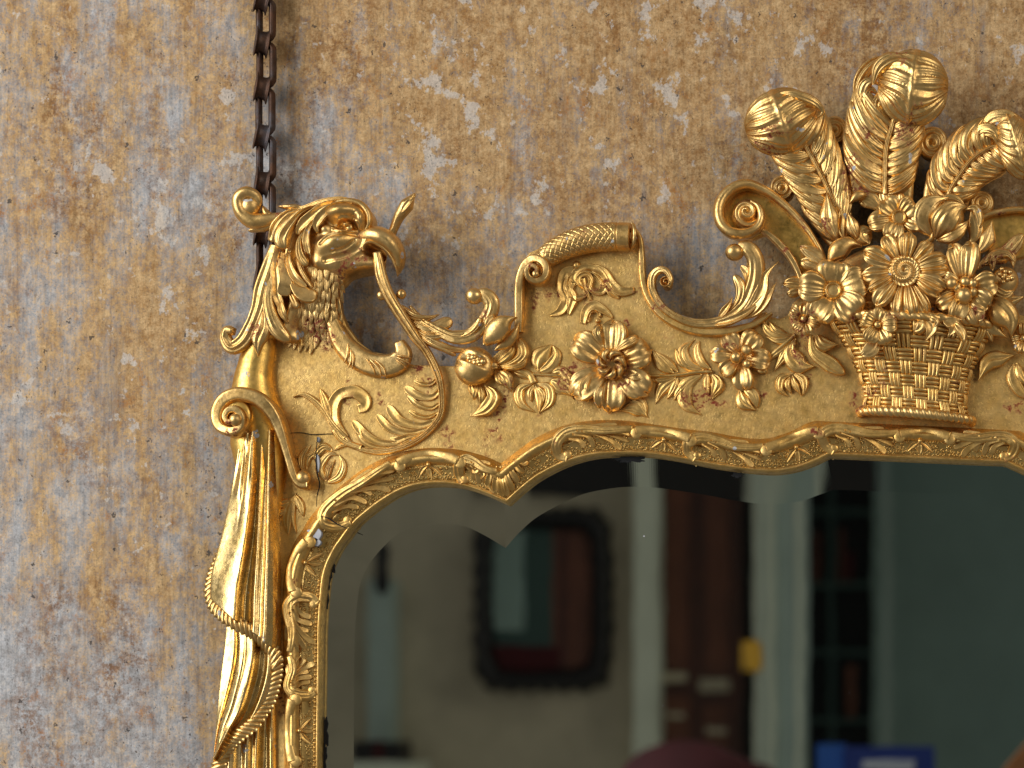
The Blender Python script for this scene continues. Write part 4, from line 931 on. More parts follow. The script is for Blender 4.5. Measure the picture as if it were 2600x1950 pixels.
# ---- bouquet (deep relief, back to front)
strip('bouquet_core', mir, 'G', [(780, 900), (1100, 760), (1500, 760), (1900, 860)], [120, 260, 260, 150], 2, T=[20, 34, 34, 20], shape='const', kind='round', mat='gold')
boq = scene.objects['bouquet_core']
leaves(boq, 'G', [([(900, 440), (850, 300), (825, 105)], [40, 62, 24], dict(kind='vein', h=[40, 52, 44])), ([(950, 450), (920, 350), (940, 180)], [26, 46, 16], dict(h=[30, 36, 30])), ([(1050, 445), (1005, 340), (968, 235)], [36, 46, 14], dict(kind='vein', h=[36, 44, 36])), ([(1130, 470), (1080, 400), (1150, 370)], 60),
   ([(1210, 240), (1130, 160), (1060, 150)], [40, 60, 60], dict(shape='petal', kind='multi5', h=30)), ([(1110, 130), (1050, 130), (985, 190)], [26, 34, 18], dict(kind='round', h=[38, 44, 46])), ([(1280, 220), (1240, 130), (1255, 100)], 50, dict(shape='petal', kind='multi3', h=30)), ([(1330, 200), (1330, 130), (1300, 110)], 40, dict(h=30)),
   ([(850, 595), (900, 530), (980, 475), (1075, 485)], [30, 62, 56, 14], dict(shape='horn', kind='round', h=[60, 70, 68, 56], T=20)), ([(850, 640), (760, 560), (650, 495)], [40, 52, 34], dict(shape='petal', kind='multi5', h=40)), ([(830, 690), (740, 620), (660, 595)], 44, dict(shape='petal', kind='multi3', h=38)), ([(700, 790), (620, 750), (530, 745)], [30, 52, 40], dict(shape='petal', kind='multi3', h=24)), ([(690, 820), (630, 800), (555, 825)], 34, dict(shape='petal', h=22)),
   ([(1480, 480), (1560, 440), (1570, 380)], [18, 18, 18], dict(shape='const', kind='round', h=50)), ([(1830, 480), (1870, 380), (1840, 230)], [30, 50, 40], dict(kind='multi5', h=44)), ([(1880, 540), (1950, 450), (1990, 300)], [30, 52, 20], dict(kind='vein', h=48)), ([(1800, 230), (1870, 220), (1900, 300), (1890, 380)], 30, dict(h=46)),
   ([(1880, 640), (1990, 560), (2100, 520), (2205, 400)], [40, 70, 60, 40], dict(shape='lobe', kind='multi5', h=40, T=16)), ([(1920, 620), (2020, 560), (2120, 560), (2140, 640)], [36, 50, 50, 30], dict(kind='multi3', h=46)), ([(1960, 900), (2080, 880), (2215, 840)], [30, 50, 30], dict(kind='vein', h=34)), ([(1930, 870), (2030, 930), (2110, 1020), (2125, 1130)], [50, 90, 84, 20], dict(kind='vein', h=[50, 60, 56, 44], T=26)), ([(1940, 920), (1990, 1050), (2100, 1135)], [30, 60, 16], dict(kind='round', h=44)),
   ([(1500, 1000), (1480, 1060), (1440, 1090)], 40, dict(h=108)), ([(1500, 980), (1560, 1060), (1520, 1150)], [30, 44, 14], dict(kind='gouge', h=108)), ([(1540, 980), (1600, 1020), (1570, 1060)], 26, dict(h=108)), ([(1640, 1000), (1720, 1040), (1690, 1110)], 40, dict(kind='gouge', h=108)), ([(1720, 1020), (1780, 1100), (1790, 1170)], 34, dict(h=108)), ([(1080, 880), (1130, 920), (1250, 960)], 50, dict(h=40)), ([(1560, 900), (1640, 960), (1760, 990)], 50, dict(h=44)),
   ([(1900, 990), (1960, 1080), (1990, 1160)], 34, dict(h=40))], 34, kind='vein', T=14, mat='gold')
# tulip
tul = ball('tulip', mir, 'G', (1655, 300), 140, 40, 'gold', sy=.85, sz=.55, rot=-.35)
leaves(tul, 'G', [([(1580, 420), (1505, 300), (1560, 190), (1690, 140)], [44, 76, 70, 20], dict(h=[52, 66, 70, 62])), ([(1590, 425), (1650, 310), (1730, 230), (1820, 205)], [40, 84, 80, 16], dict(h=[62, 88, 88, 74])), ([(1600, 440), (1700, 400), (1780, 350), (1825, 300)], [40, 66, 56, 12], dict(h=[56, 72, 70, 60])), ([(1620, 180), (1700, 160), (1800, 200)], 40, dict(h=56))], 60, kind='multi5', T=16, mat='gold', name='petal', m=21)
# small flowers behind / around
flower('blossom', 'G', (1335, 282), [(1235, 165, 88), (1440, 185, 88), (1490, 330, 84), (1280, 432, 84), (1130, 325, 84)], 72, 54, lift=12, core=core_ring(54), kind='cup5', T=13)
ball('petal', scene.objects['blossom'], 'G', (1400, 350), 30, 56, 'gold', sz=.5)
flower('anemone', 'G', (872, 795), [(885, 600, 132), (645, 765, 118), (760, 990, 124), (1035, 968, 128), (1108, 730, 132)], 98, 78, lift=16, core=core_ring(60), kind='cup7', T=17)
sun_t = [(1240, 420, 52), (1400, 395, 58), (1560, 470, 52), (1655, 570, 52), (1672, 650, 46), (1645, 780, 56), (1525, 960, 52), (1440, 975, 46), (1335, 975, 60), (1175, 890, 60), (1088, 690, 58), (1100, 520, 66), (1610, 830, 40), (1130, 790, 40)]
flower('sunflower', 'G', (1372, 655), [(a, b, w * 1.2) for a, b, w in sun_t], 54, 98, lift=12, core=core_swirl(112), kind='fold3', inner=.3, T=14)
flower('peony', 'G', (1800, 790), [(1715, 480, 78), (1835, 468, 84), (2015, 745, 100), (1960, 905, 92), (1885, 1018, 84), (1735, 995, 78), (1610, 905, 66), (1640, 700, 54)], 66, 84, lift=14, core=core_cluster(86), kind='cup5', T=15)
for c, r in (((1705, 745), 44), ((1792, 830), 58), ((1800, 735), 40), ((1855, 745), 34)): ball('floret', scene.objects['peony'], 'G', c, r, 112, 'gold', n=14, m=18)
bp = ball('seed_pod', mir, 'G', (2075, 730), 100, 50, 'gold', sz=.7)
for k in range(9):
    a = k * 2.4; r = 12 * math.sqrt(k) * 1.6; ball('seed', bp, 'G', (2080 + math.cos(a) * r, 690 + math.sin(a) * r), 18, 76, 'gold', n=8, m=10)
leaves(bp, 'G', [([(2140, 800), (2080, 830), (2010, 790), (1990, 700)], 40), ([(1990, 660), (2000, 560), (2090, 540), (2150, 600)], 30)], 60, kind='multi3', T=14, mat='gold')
flower('forget_me_not', 'G', (668, 995), [(585, 920, 44), (680, 895, 46), (780, 960, 46), (780, 1030, 44), (700, 1105, 46), (600, 1070, 46), (570, 1000, 40)], 56, 44, lift=8, kind='cup5')
flower('primrose', 'G', (1185, 1035), [(1222, 930, 66), (1315, 1030, 68), (1245, 1165, 66), (1120, 1148, 68), (1080, 988, 60)], 56, 112, lift=8, kind='cup5', T=10)
leaves(scene.objects['primrose'], 'G', [([(1190, 1120), (1150, 1200), (1070, 1245)], [30, 54, 40], dict(shape='petal', kind='cup5'))], 98, T=12, mat='gold')
flower('edge_blossom', 'G', (2200, 1130), [(2200, 1030, 50), (2290, 1090, 50), (2270, 1200, 50), (2180, 1230, 46), (2130, 1150, 44)], 48, 20, lift=8, kind='multi3')

# ---- the woven basket
BY = np.array([822, 858, 890, 920, 950, 985, 1010, 1030, 1055, 1072]); BW = np.array([212, 192, 172, 156, 144, 134, 129, 128, 134, 142])
BCX = lambda y: 2312 + (y - 820) * .058
def bsurf(a, y, dr=0):
    w = np.interp(y, BY, BW) + dr
    return np.array([BCX(y) + w * math.sin(a), y + (math.sin(a)) * 12, 8 + w * .46 * math.cos(a)])
ny, na = 40, 40
Vk = [bsurf(a, y, -5) for y in np.linspace(824, 1064, ny) for a in np.linspace(-math.pi / 2, math.pi / 2, na)]
Fk = [(i * na + j, i * na + j + 1, (i + 1) * na + j + 1, (i + 1) * na + j) for i in range(ny - 1) for j in range(na - 1)]
Fk += [tuple(range(na)), tuple(range((ny - 1) * na, ny * na)), tuple([i * na for i in range(ny)] + [i * na + na - 1 for i in range(ny - 1, -1, -1)])]
basket = add('flower_basket', w3(np.array(Vk)), Fk, 'smooth', mir)
ncol = 12; rowsy = [849, 882, 915, 947, 979, 1010, 1038]; rh = 30
ang = np.linspace(-1.42, 1.42, ncol + 1)
for r, y in enumerate(rowsy):
    for c in range(ncol):
        a0, a1 = ang[c], ang[c + 1]
        hor = (r + c) % 2
        for k in (-1, 0, 1):
            if hor:
                yy = y + k * 10.6; P = np.array([bsurf(a0 - .012, yy, -2.5), bsurf(.7 * a0 + .3 * a1, yy, 2.5), bsurf(.3 * a0 + .7 * a1, yy, 2.5), bsurf(a1 + .012, yy, -2.5)])
            else:
                am = (a0 + a1) / 2 + k * (a1 - a0) * .30; P = np.array([bsurf(am, y - 17, -2.5), bsurf(am, y - 8, 2.5), bsurf(am, y + 8, 2.5), bsurf(am, y + 17, -2.5)])
            V, F = sweep_px(P, 5.4 if hor else min(5.6, .36 * (a1 - a0) * .5 * np.interp(y, BY, BW) * max(math.cos((a0 + a1) / 2), .45) + .8), 5.6, 'const', 'round', n=8, m=8, full=True)
            add('strand', w3(V), F, 'relief', basket)
P = np.array([bsurf(a, 824, 8) for a in np.linspace(-1.62, 1.62, 30)]); rope('rim_rope', basket, P, 12, 11)
P = np.array([bsurf(a, 1060, 4) for a in np.linspace(-1.60, 1.60, 30)]); rope('base_rope', basket, P, 13, 11)

# ================================================================= big C-scroll beside the plumes
plate_pts = [(100, 380), (75, 300), (70, 220), (110, 120), (190, 65), (280, 45), (390, 80), (500, 150), (600, 240), (690, 350), (760, 460), (815, 600), (780, 760), (700, 800), (650, 720), (600, 620), (530, 520), (450, 450), (390, 400), (300, 430), (200, 430)]
csp = plate('scroll_panel', mir, plate_pts, 10, 30, 'smooth', bev=4, smooth_n=120, z='G')
cs = strip('scroll_rim', csp, 'G', [(830, 640), (805, 560), (750, 450), (670, 335), (570, 225), (450, 125), (340, 65), (250, 48), (160, 85), (95, 160), (72, 250), (95, 340), (165, 400), (260, 405), (340, 365), (370, 290), (350, 215), (295, 175)],
           [16, 20, 22, 24, 26, 28, 30, 32, 36, 38, 40, 40, 40, 38, 34, 30, 26, 12], [20, 22, 24, 26, 28, 30, 34, 38, 42, 46, 50, 54, 56, 56, 54, 52, 50, 48], T=[10, 11, 12, 12, 13, 14, 15, 16, 17, 18, 18, 18, 18, 17, 16, 14, 12, 8], shape='const', kind='round', mat='gold', n=160, m=17, bot=1.4)
strip('scroll_rim', csp, 'G', [(660, 760), (625, 660), (570, 560), (500, 475), (420, 405), (370, 375)], [22, 24, 26, 28, 26, 14], [18, 20, 22, 24, 26, 26], T=13, shape='const', kind='flat', mat='gold', bot=1.5)
disc('scroll_boss', csp, 'G', (270, 262), 108, 28, lambda r, t: 42 * np.clip(1 - r, 0, 1) ** .55 + 4.5 * np.cos(2 * np.pi * (r * 2.0 + t / (2 * np.pi))), 'gold', depth=20, n=50, m=90)
csr = plate('scroll_panel', mir, [(1890, 300), (1960, 260), (2060, 235), (2180, 230), (2300, 250), (2320, 460), (2200, 560), (2050, 560), (1940, 480)], 8, 28, 'smooth', bev=4, smooth_n=60, z='G')
strip('scroll_rim', csr, 'G', [(1880, 320), (1950, 270), (2060, 240), (2180, 228), (2310, 245)], [18, 22, 24, 24, 24], 22, T=12, shape='const', kind='round', mat='gold')

# ================================================================= plumes
def plume(stem, left, right, hs, w, nb=9, name='plume'):
    """Feather: rachis plus curved barbs out to a drawn left and right edge."""
    st = np.array([zp('F', p) for p in stem]); 
    root = strip(name, mir, 'F', stem, w, np.array(hs) + 10, T=9, shape='const', kind='multi3', mat='gold', n=60)
    sC = cr(st, 60); 
    # web under the barbs
    Lc, Rc = cr([zp('F', p) for p in left], 60), cr([zp('F', p) for p in right], 60)
    hh = np.interp(np.linspace(0, 1, 60), np.linspace(0, 1, len(hs)), hs)
    for E, sg in ((Lc, -1), (Rc, 1)):
        for i in range(nb):
            f0 = float(np.clip((i - .6 + random.uniform(-.18, .18)) / nb, 0, .84)); f1 = min(f0 + random.uniform(.34, .44), 1.0)
            a = sC[int(f0 * 59)]; e = E[int(f1 * 59)]; e0 = E[int(min(f0 + .12, 1) * 59)]
            m1 = a * .60 + e0 * .40; m2 = a * .12 + e0 * .42 + e * .46
            h0 = hh[int(f0 * 59)]
            P = np.array([(*a, h0 + 2), (*m1, h0 + 9), (*m2, h0 + 4), (*e, h0 - 10)])
            wd = np.linalg.norm(E[int(min(f0 + .09, 1) * 59)] - E[int(max(f0 - .09, 0) * 59)]) * .36
            wd = np.clip(wd, 12, 24) * random.uniform(.85, 1.2)
            V, F = sweep_px(comp(P), [wd * .8, wd * 1.1, wd, wd * .8], [11, 15, 14, 9], 'barb', random.choice(['multi5', 'multi5', 'multi7', 'fold3']), n=34, m=29, tilt=random.uniform(.15, .45) * sg, bot=.9)
            add('barb', w3(V), F, 'gold', root)
    back = loft('vane', root, [tuple(p) for p in Lc[::6]], [tuple(p) for p in Rc[::6]], lambda u, v: np.interp(u, np.linspace(0, 1, len(hs)), hs) - 4 + 6 * np.sin(np.pi * v), 'gold', nu=30, nv=14, back=-12, h0=30)
    return root
def plume_tip(parent, c, rx, ry, h, rot, k, rz=.8, lean=0.0, seed=0, push=.5):
    """Curled-over end: barbs run chevron-wise from a rachis crossing the ball."""
    cx, cy = zp('F', c); s = ZOOM['F'][2]; rx, ry = rx * s, ry * s
    n, m = 190, 130
    sa = np.linspace(0, 2 * np.pi, n, endpoint=False)[:, None]; tb = np.linspace(-np.pi / 2, np.pi / 2, m)[None]
    y = np.sin(sa) * np.cos(tb); zz = np.cos(sa) * np.cos(tb); x = np.sin(tb) * np.ones_like(sa)
    ph = k * (sa + push * np.abs(tb) ** 1.25) + 1.6 * np.sin(2.6 * tb + seed) + 1.3 * np.sin(2 * sa + seed + 1.5 * tb) + .8 * np.sin(5 * sa + 3 * tb)
    saw = (ph / (2 * np.pi)) % 1
    lob = np.sqrt(np.clip(1 - (2 * saw - 1) ** 2, 0, 1))
    finer = .35 * np.cos(ph * 3 + 2 * np.abs(tb))
    near = np.clip(np.abs(tb) / .16, 0, 1); far = np.clip((np.pi / 2 - np.abs(tb)) / .4, 0, 1)
    d = (.10 * (lob - .6) + .05 * finer * lob) * near * (.3 + .7 * far) + .055 * np.exp(-(tb / .075) ** 2)
    d = d + .03 * np.sin(2 * sa + 1.3 * seed) * np.cos(tb)
    X, Y, Z = x * (1 + d) * rx, y * (1 + d) * ry, zz * (1 + d) * (rx + ry) / 2 * rz
    X = X + lean * (Z - 0) 
    ca, sn = math.cos(rot), math.sin(rot)
    o = comp([(cx, cy, h)])[0]
    V = np.stack([o[0] + X * ca - Y * sn, o[1] + X * sn + Y * ca, o[2] + Z], -1).reshape(-1, 3)
    F = vol_faces(n, m)
    F = []
    for i in range(n):
        j = (i + 1) % n
        for q in range(m - 1): F.append((i * m + q, i * m + q + 1, j * m + q + 1, j * m + q))
    return add('curled_tip', w3(V), F, 'gold', parent)
pl1 = plume([(940, 1410), (890, 1200), (830, 1040), (750, 880), (670, 740), (600, 620)], [(860, 1450), (760, 1330), (650, 1130), (560, 980), (480, 850), (420, 760)], [(1000, 1400), (985, 1200), (940, 1000), (890, 820), (830, 650), (795, 480)], [20, 24, 28, 34, 40, 46], 16, nb=10)
plume_tip(pl1, (512, 580), 255, 225, 52, -.35, 14, seed=1.0, lean=.0)
strip('tip_lobe', pl1, 'F', [(480, 380), (600, 400), (730, 440), (795, 500), (740, 560)], [16, 34, 40, 34, 14], [96, 104, 96, 80, 84], T=12, shape='leaf', kind='multi3', mat='gold')
pl2 = plume([(1235, 1080), (1235, 950), (1240, 820), (1255, 720), (1285, 620), (1310, 520)], [(990, 1090), (965, 900), (950, 720), (960, 560), (1000, 420), (1045, 290)], [(1430, 1130), (1440, 980), (1465, 840), (1490, 720), (1515, 600), (1480, 500)], [30, 36, 40, 44, 48, 52], 17, nb=10)
plume_tip(pl2, (1432, 345), 238, 252, 66, .12, 15, seed=2.2)
leaves(pl2, 'F', [([(1020, 420), (1050, 300), (1130, 190), (1280, 105)], [24, 40, 44, 30], dict(h=[40, 46, 50, 56])), ([(1060, 440), (1090, 330), (1150, 300), (1200, 330)], [24, 40, 36, 20], dict(h=[50, 60, 66, 60])), ([(1120, 560), (1090, 430), (1130, 350), (1200, 400)], [30, 44, 36, 20], dict(h=54)), ([(1220, 560), (1170, 470), (1210, 410), (1290, 480)], [26, 40, 30, 16], dict(h=58)), ([(1150, 310), (1190, 200), (1290, 140), (1420, 150)], [20, 44, 50, 30], dict(h=[90, 104, 112, 116]))], 50, kind='multi3', T=13, mat='gold', name='barb')
pl3 = plume([(1660, 1130), (1700, 1040), (1760, 950), (1830, 860), (1910, 800), (2000, 765), (2050, 830)], [(1500, 1190), (1515, 1020), (1580, 860), (1670, 720), (1790, 620), (1900, 560), (2010, 560)], [(1800, 1190), (1850, 1090), (1910, 1020), (1980, 970), (2060, 930), (2100, 900), (2110, 880)], [26, 32, 36, 40, 46, 52, 56], 15, nb=10)
plume_tip(pl3, (2150, 745), 130, 235, 56, -.30, 16, seed=.4, push=.8)
leaves(pl3, 'F', [([(1900, 640), (2000, 560), (2120, 570), (2212, 640)], [30, 50, 56, 40]), ([(1980, 600), (2080, 560), (2170, 610), (2240, 700)], [30, 44, 44, 30]), ([(1830, 690), (1930, 640), (2010, 680), (2040, 780)], [24, 44, 44, 24]), ([(2040, 640), (2100, 720), (2110, 820), (2180, 950)], [24, 40, 44, 30])], [46, 66, 76, 66], kind='multi5', T=14, mat='gold', name='barb')
# turned discs between the plumes
for c, r, sy, ht in (((882, 640), 92, 1.1, 6), ((1572, 725), 104, 1.08, 6), ((512, 1045), 84, 1.05, 4), ((1918, 1150), 84, 1.0, 4)):
    disc('turned_disc', mir, 'F', c, r, ht, lambda q, t: 6 * np.exp(-((q - .86) / .10) ** 2) + 5 * np.exp(-((q - .48) / .10) ** 2) + 8 * np.exp(-(q / .16) ** 2) + 4 * (1 - q), 'gold', sy=sy, depth=34)

# ================================================================= the hanging chain
chain = empty('hanging_chain', tuple(w3(np.array([668., 780., -55.]))))
tag(chain, 'dark bronze chain of long links and rollers hanging behind the eagle', 'chain')
HC = -52
def roller(y, lean):
    n, m = 22, 28
    xx = np.array([-18, -18, -17, -15.5, -14.5, -12, -8, -1, 6, 10, 12, 13, 14.5, 15.5, 15.5]); rr = np.array([0, 36, 38, 38, 36, 31, 29, 28, 29, 31, 36, 38, 38, 36, 0])
    th = np.linspace(0, 2 * np.pi, m, endpoint=False)[None]
    X = np.repeat(xx[:, None], m, 1).astype(float); Y = rr[:, None] * np.cos(th); Z = rr[:, None] * np.sin(th) * .8
    ca, sa = math.cos(-.40), math.sin(-.40)         # turned a little to the right
    X, Z = X * ca - Z * sa, X * sa + Z * ca
    cl, sl = math.cos(lean), math.sin(lean); X, Y = X * cl - Y * sl, X * sl + Y * cl
    o = comp([(669, y, HC)])[0]
    V = np.stack([o[0] + X - 3, o[1] + Y, o[2] + Z], -1).reshape(-1, 3)
    add('roller', w3(V), vol_faces(len(xx), m), 'iron', chain)
def long_link(y0, y1, dx):
    w = 18.5; P = []
    for a in np.linspace(np.pi, 2 * np.pi, 9): P.append((675 + dx + w * math.cos(a), y0 + w + w * math.sin(a), HC))
    for a in np.linspace(0, np.pi, 9): P.append((675 + dx + w * math.cos(a), y1 - w + w * math.sin(a), HC))
    P = np.array(P); P[:, 2] += (P[:, 0] - 675 - dx) * .35
    V, F = sweep_px(comp(P), 8.0, 11, full=True, closed=True, n=70, m=12, disp=lambda u, th: .18 * np.cos(4 * th))
    add('link', w3(V), F, 'iron', chain)
cy = [-105, 14 - 16, 108, 224, 345, 464, 590, 704, 806]
for i, y in enumerate(cy):
    roller(y, .16 + .03 * math.sin(i * 2.1))
    if i + 1 < len(cy): long_link(y + 6, cy[i + 1] - 6, random.uniform(-1.5, 1.5))

# ================================================================= what the glass reflects (things across the room)
def RX(px, py, d):
    """Where a thing d px in front of the glass stands if its reflection is seen at (px, py)."""
    k = (DIST + d) / DIST; return (CX + (px - CX) * k, CY + (py - CY) * k)
def rbox(name, x0, x1, y0, y1, d, depth, mat, parent=None):
    a = RX(x0, y0, d); b = RX(x1, y1, d)
    return box(name, a[0], b[0], a[1], b[1], d, d + depth, mat, parent)
FAR = 14500.0
M['far_plaster'] = plain('far_plaster', srgb(196, 186, 160), .9, var=.16, scale=7)
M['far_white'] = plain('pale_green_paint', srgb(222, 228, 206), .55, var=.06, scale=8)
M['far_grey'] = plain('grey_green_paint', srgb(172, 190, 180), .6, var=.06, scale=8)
M['teal'] = plain('teal_paint', srgb(136, 160, 150), .7, var=.08, scale=5)
M['dteal'] = plain('dark_teal_paint', srgb(54, 78, 72), .7, var=.1, scale=5)
M['wood'] = plain('dark_mahogany', srgb(74, 36, 24), .4, var=.3, scale=12)
M['wood2'] = plain('mahogany_panel', srgb(104, 58, 38), .4, var=.3, scale=10)
M['black'] = plain('ebonised_wood', srgb(20, 18, 16), .5, var=.3, scale=20)
M['brass'] = plain('brass', (.75, .52, .10), .3, metal=1.0)
M['blue'] = plain('blue_card', srgb(16, 48, 124), .5, var=.1, scale=8)
M['bblue'] = plain('bright_blue_card', srgb(32, 88, 170), .5, var=.15, scale=10)
M['maroon'] = plain('maroon_velvet', srgb(70, 18, 22), .9, var=.2, scale=10)
M['tan'] = plain('tan_wood', srgb(176, 116, 70), .6, var=.15, scale=10)
M['whitecard'] = plain('white_card', srgb(190, 195, 205), .6, var=.05)
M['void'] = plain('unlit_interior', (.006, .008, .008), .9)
fw = rbox('opposite_wall', 500, 1640, 200, 2500, FAR, 400, 'far_plaster'); fw['kind'] = 'structure'
ps = rbox('pilaster', 930, 990, 1470, 1885, FAR - 320, 300, 'far_grey'); tag(ps, 'pale narrow pilaster reflected at the left of the glass', 'pilaster')
def rball(name, px, py, d, rx, ry, mat):
    k = (DIST + d) / DIST; c = RX(px, py, d); th = np.linspace(0, np.pi, 14)[:, None]; ph = np.linspace(0, 2 * np.pi, 20, endpoint=False)[None]
    V = np.stack([c[0] + rx * k * np.sin(th) * np.cos(ph) * (1 + .3 * np.sin(3 * th)), c[1] - ry * k * np.cos(th) * np.ones_like(ph), d + rx * k * np.sin(th) * np.sin(ph)], -1).reshape(-1, 3)
    return add(name, w3(V), vol_faces(14, 20), mat, None)
br = rball('wall_bracket', 966, 1440, FAR - 500, 22, 70, 'black'); tag(br, 'dark bracket above the pale pilaster in the reflection', 'bracket')
bx_ = empty('striped_box', tuple(w3(np.array([*RX(955, 1932, FAR - 700), FAR - 700])))); tag(bx_, 'black box with a red stripe reflected at the lower left', 'box')
rbox('box_body', 894, 1016, 1882, 1932, FAR - 900, 380, 'black', bx_); rbox('stripe', 947, 970, 1881, 1933, FAR - 912, 8, 'maroon', bx_)
lg = rbox('mantel_shelf', 880, 1030, 1934, 2300, FAR - 950, 900, 'far_white'); tag(lg, 'cream block carrying the striped box in the reflection', 'shelf')
dl = rbox('added_dark_slab', 1240, 2230, 300, 1130, FAR - 150, 140, 'black'); tag(dl, 'added dark lintel caught in the upper bevel of the glass', 'slab')  # dark slab added so the upper bevel has something dark to reflect
# framed looking glass on that wall; coloured boards stand in for its reflection
pf = empty('framed_looking_glass', tuple(w3(np.array([*RX(1372, 1755, FAR - 60), FAR - 60])))); tag(pf, 'dark wavy-edged framed looking glass reflected on the far plaster wall', 'mirror')
def wavy(x0, x1, y0, y1, amp, n=160):
    out = []
    for k in range(n):
        a = 2 * math.pi * k / n; ex = 7.0
        c, s_ = math.cos(a), math.sin(a); r = (abs(c) ** ex + abs(s_) ** ex) ** (-1 / ex)
        q = 1 + amp * math.sin(a * 26)
        out.append(RX((x0 + x1) / 2 + (x1 - x0) / 2 * r * c * q, (y0 + y1) / 2 + (y1 - y0) / 2 * r * s_ * q, FAR - 120))
    return np.array(out)
o_, i_ = wavy(1195, 1552, 1285, 1755, .022), wavy(1256, 1490, 1350, 1692, .016)
nq = len(o_)
def rng(P, h): return np.c_[P, np.full(len(P), h)]
Vf = np.vstack([rng(o_, FAR - 40), rng(o_ * .75 + i_ * .25, FAR - 230), rng(o_ * .4 + i_ * .6, FAR - 200), rng(i_, FAR - 60)])
Ff = [(r * nq + a, r * nq + (a + 1) % nq, ((r + 1) % 4) * nq + (a + 1) % nq, ((r + 1) % 4) * nq + a) for r in range(4) for a in range(nq)]
add('frame', w3(Vf), Ff, 'black', pf)
for x0, x1, y0, y1, mt, dd in ((1245, 1400, 1335, 1705, 'dteal', -90), (1240, 1330, 1335, 1600, 'teal', -96), (1400, 1500, 1335, 1705, 'wood2', -90), (1415, 1440, 1345, 1695, 'wood', -98), (1240, 1420, 1640, 1712, 'maroon', -104)):
    rbox('reflection_board', x0, x1, y0, y1, FAR + dd, 6, mt, pf)
# door case, door and the room beyond
jb = rbox('door_jamb', 1608, 1668, 200, 2500, FAR - 260, 640, 'far_white'); tag(jb, 'pale green jamb left of the dark door in the reflection', 'door jamb')
door = empty('panelled_door', tuple(w3(np.array([*RX(1780, 2400, FAR + 100), FAR + 100])))); tag(door, 'dark mahogany door standing ajar in the reflection', 'door')
rbox('door_leaf', 1664, 1882, 200, 2500, FAR + 160, 120, 'wood', door)
for x0, x1, y0, y1 in ((1690, 1745, 1000, 1700), (1790, 1850, 1000, 1715), (1685, 1750, 1770, 1990), (1785, 1850, 1790, 2010)): rbox('panel', x0, x1, y0, y1, FAR + 135, 20, 'wood2', door)
for x0, x1, y0, y1 in ((1678, 1742, 1708, 1732), (1774, 1852, 1726, 1756), (1690, 1735, 1808, 1822), (1790, 1846, 1846, 1862)): rbox('panel_moulding', x0, x1, y0, y1, FAR + 120, 24, 'far_plaster', door)
hg = rbox('hinge', 1884, 1944, 1626, 1702, FAR - 270, 60, 'brass', door); rbox('hinge_pin', 1906, 1922, 1622, 1706, FAR - 300, 40, 'brass', hg)
j2 = empty('door_post', tuple(w3(np.array([*RX(1975, 2500, FAR), FAR])))); tag(j2, 'pale two-toned door post right of the hinge in the reflection', 'door post')
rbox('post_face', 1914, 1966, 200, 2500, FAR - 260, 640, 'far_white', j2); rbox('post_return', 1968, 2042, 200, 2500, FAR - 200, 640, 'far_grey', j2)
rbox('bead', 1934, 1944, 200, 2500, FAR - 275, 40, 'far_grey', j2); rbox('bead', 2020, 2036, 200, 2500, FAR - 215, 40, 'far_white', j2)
bk = empty('glazed_bookcase', tuple(w3(np.array([*RX(2130, 2400, FAR + 3000), FAR + 3000])))); tag(bk, 'dark glazed bookcase beyond the door post in the reflection', 'bookcase')
B = FAR + 3000
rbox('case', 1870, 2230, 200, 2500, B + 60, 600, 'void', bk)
for y in (1300, 1484, 1656, 1830): rbox('glazing_bar', 2036, 2222, y - 7, y + 7, B, 40, 'dteal', bk)
rbox('glazing_bar', 2104, 2118, 900, 2500, B - 10, 40, 'dteal', bk)
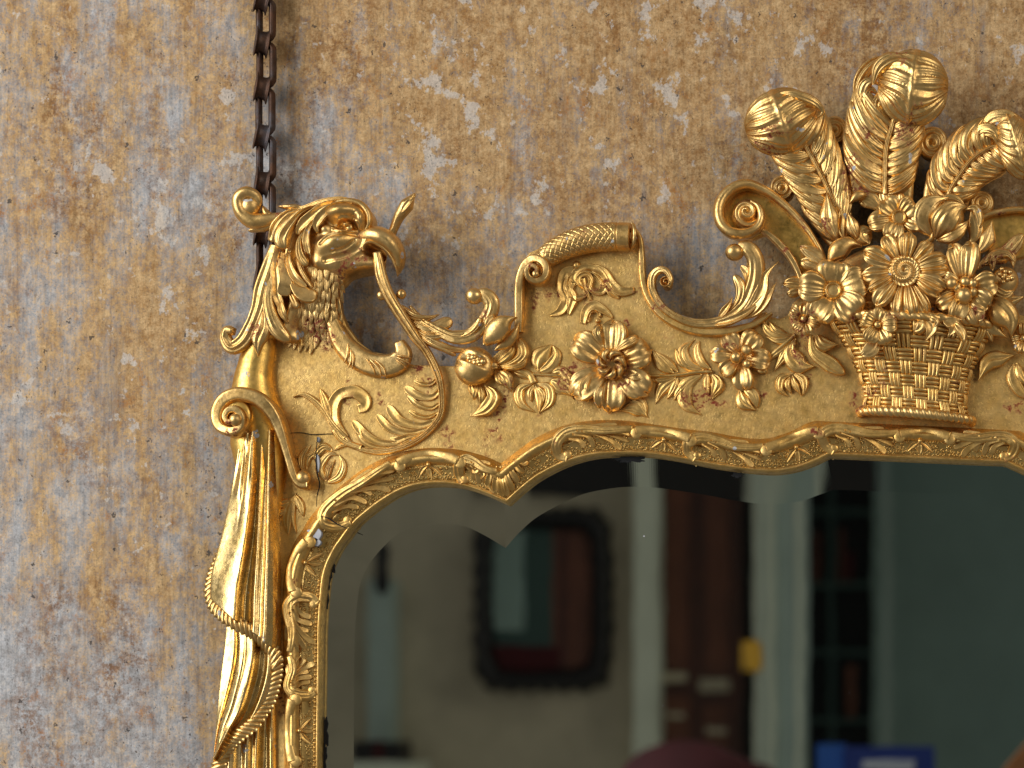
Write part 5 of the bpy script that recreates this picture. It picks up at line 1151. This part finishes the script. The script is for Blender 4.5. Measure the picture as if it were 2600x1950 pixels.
for x0, x1, y0, y1, mt in ((2128, 2146, 1340, 1480, 'wood'), (2150, 2166, 1400, 1480, 'maroon'), (2056, 2082, 1350, 1480, 'wood'), (2150, 2170, 1690, 1826, 'wood2')): rbox('book', x0, x1, y0, y1, B + 45, 40, mt, bk)
for k, (x0, x1, mt) in enumerate(((2216, 2240, 'teal'), (2240, 2262, 'far_grey'), (2262, 2290, 'teal'))): 
    rbox('case_stile', x0, x1, 200, 2500, B - 40 + 12 * k, 80, mt, bk)
tw = rbox('teal_wall', 2286, 3000, 200, 2500, B + 20, 400, 'teal'); tw['kind'] = 'structure'
NEARD = 8200.0
bb = empty('blue_box', tuple(w3(np.array([*RX(2230, 2010, NEARD), NEARD])))); tag(bb, 'blue cardboard box reflected at the bottom of the glass', 'box')
rbox('box_side', 2142, 2372, 1896, 2060, NEARD, 500, 'blue', bb); rbox('box_end', 2074, 2140, 1890, 2060, NEARD + 40, 460, 'bblue', bb); rbox('print_panel', 2190, 2320, 1932, 1956, NEARD - 6, 8, 'whitecard', bb)
ch_pts = [(1560, 2000), (1600, 1930), (1650, 1896), (1720, 1880), (1800, 1892), (1880, 1925), (1960, 1955), (2010, 2010), (1950, 2120), (1600, 2120)]
Q = cr(np.array([RX(x, y, 7600) for x, y in ch_pts]), 60, True); nq = len(Q)
Vc = np.vstack([rng(Q, 7600), rng(Q, 7900)]); Fc = [tuple(range(nq)), tuple(range(nq, 2 * nq))[::-1]] + [(a, nq + a, nq + (a + 1) % nq, (a + 1) % nq) for a in range(nq)]
chb = add('chair_back', w3(Vc), Fc, 'maroon', None); tag(chb, 'rounded maroon chair back reflected at the bottom of the glass', 'chair')
Q = np.array([RX(x, y, 7000) for x, y in ((2545, 1960), (2640, 1850), (2720, 1900), (2600, 2050))]); 
Vc = np.vstack([rng(Q, 7000), rng(Q, 7200)]); Fc = [(0, 1, 2, 3), (7, 6, 5, 4)] + [(a, 4 + a, 4 + (a + 1) % 4, (a + 1) % 4) for a in range(4)]
tb = add('tan_board', w3(Vc), Fc, 'tan', None, flat=True); tag(tb, 'tan wooden edge reflected at the lower right corner', 'board')
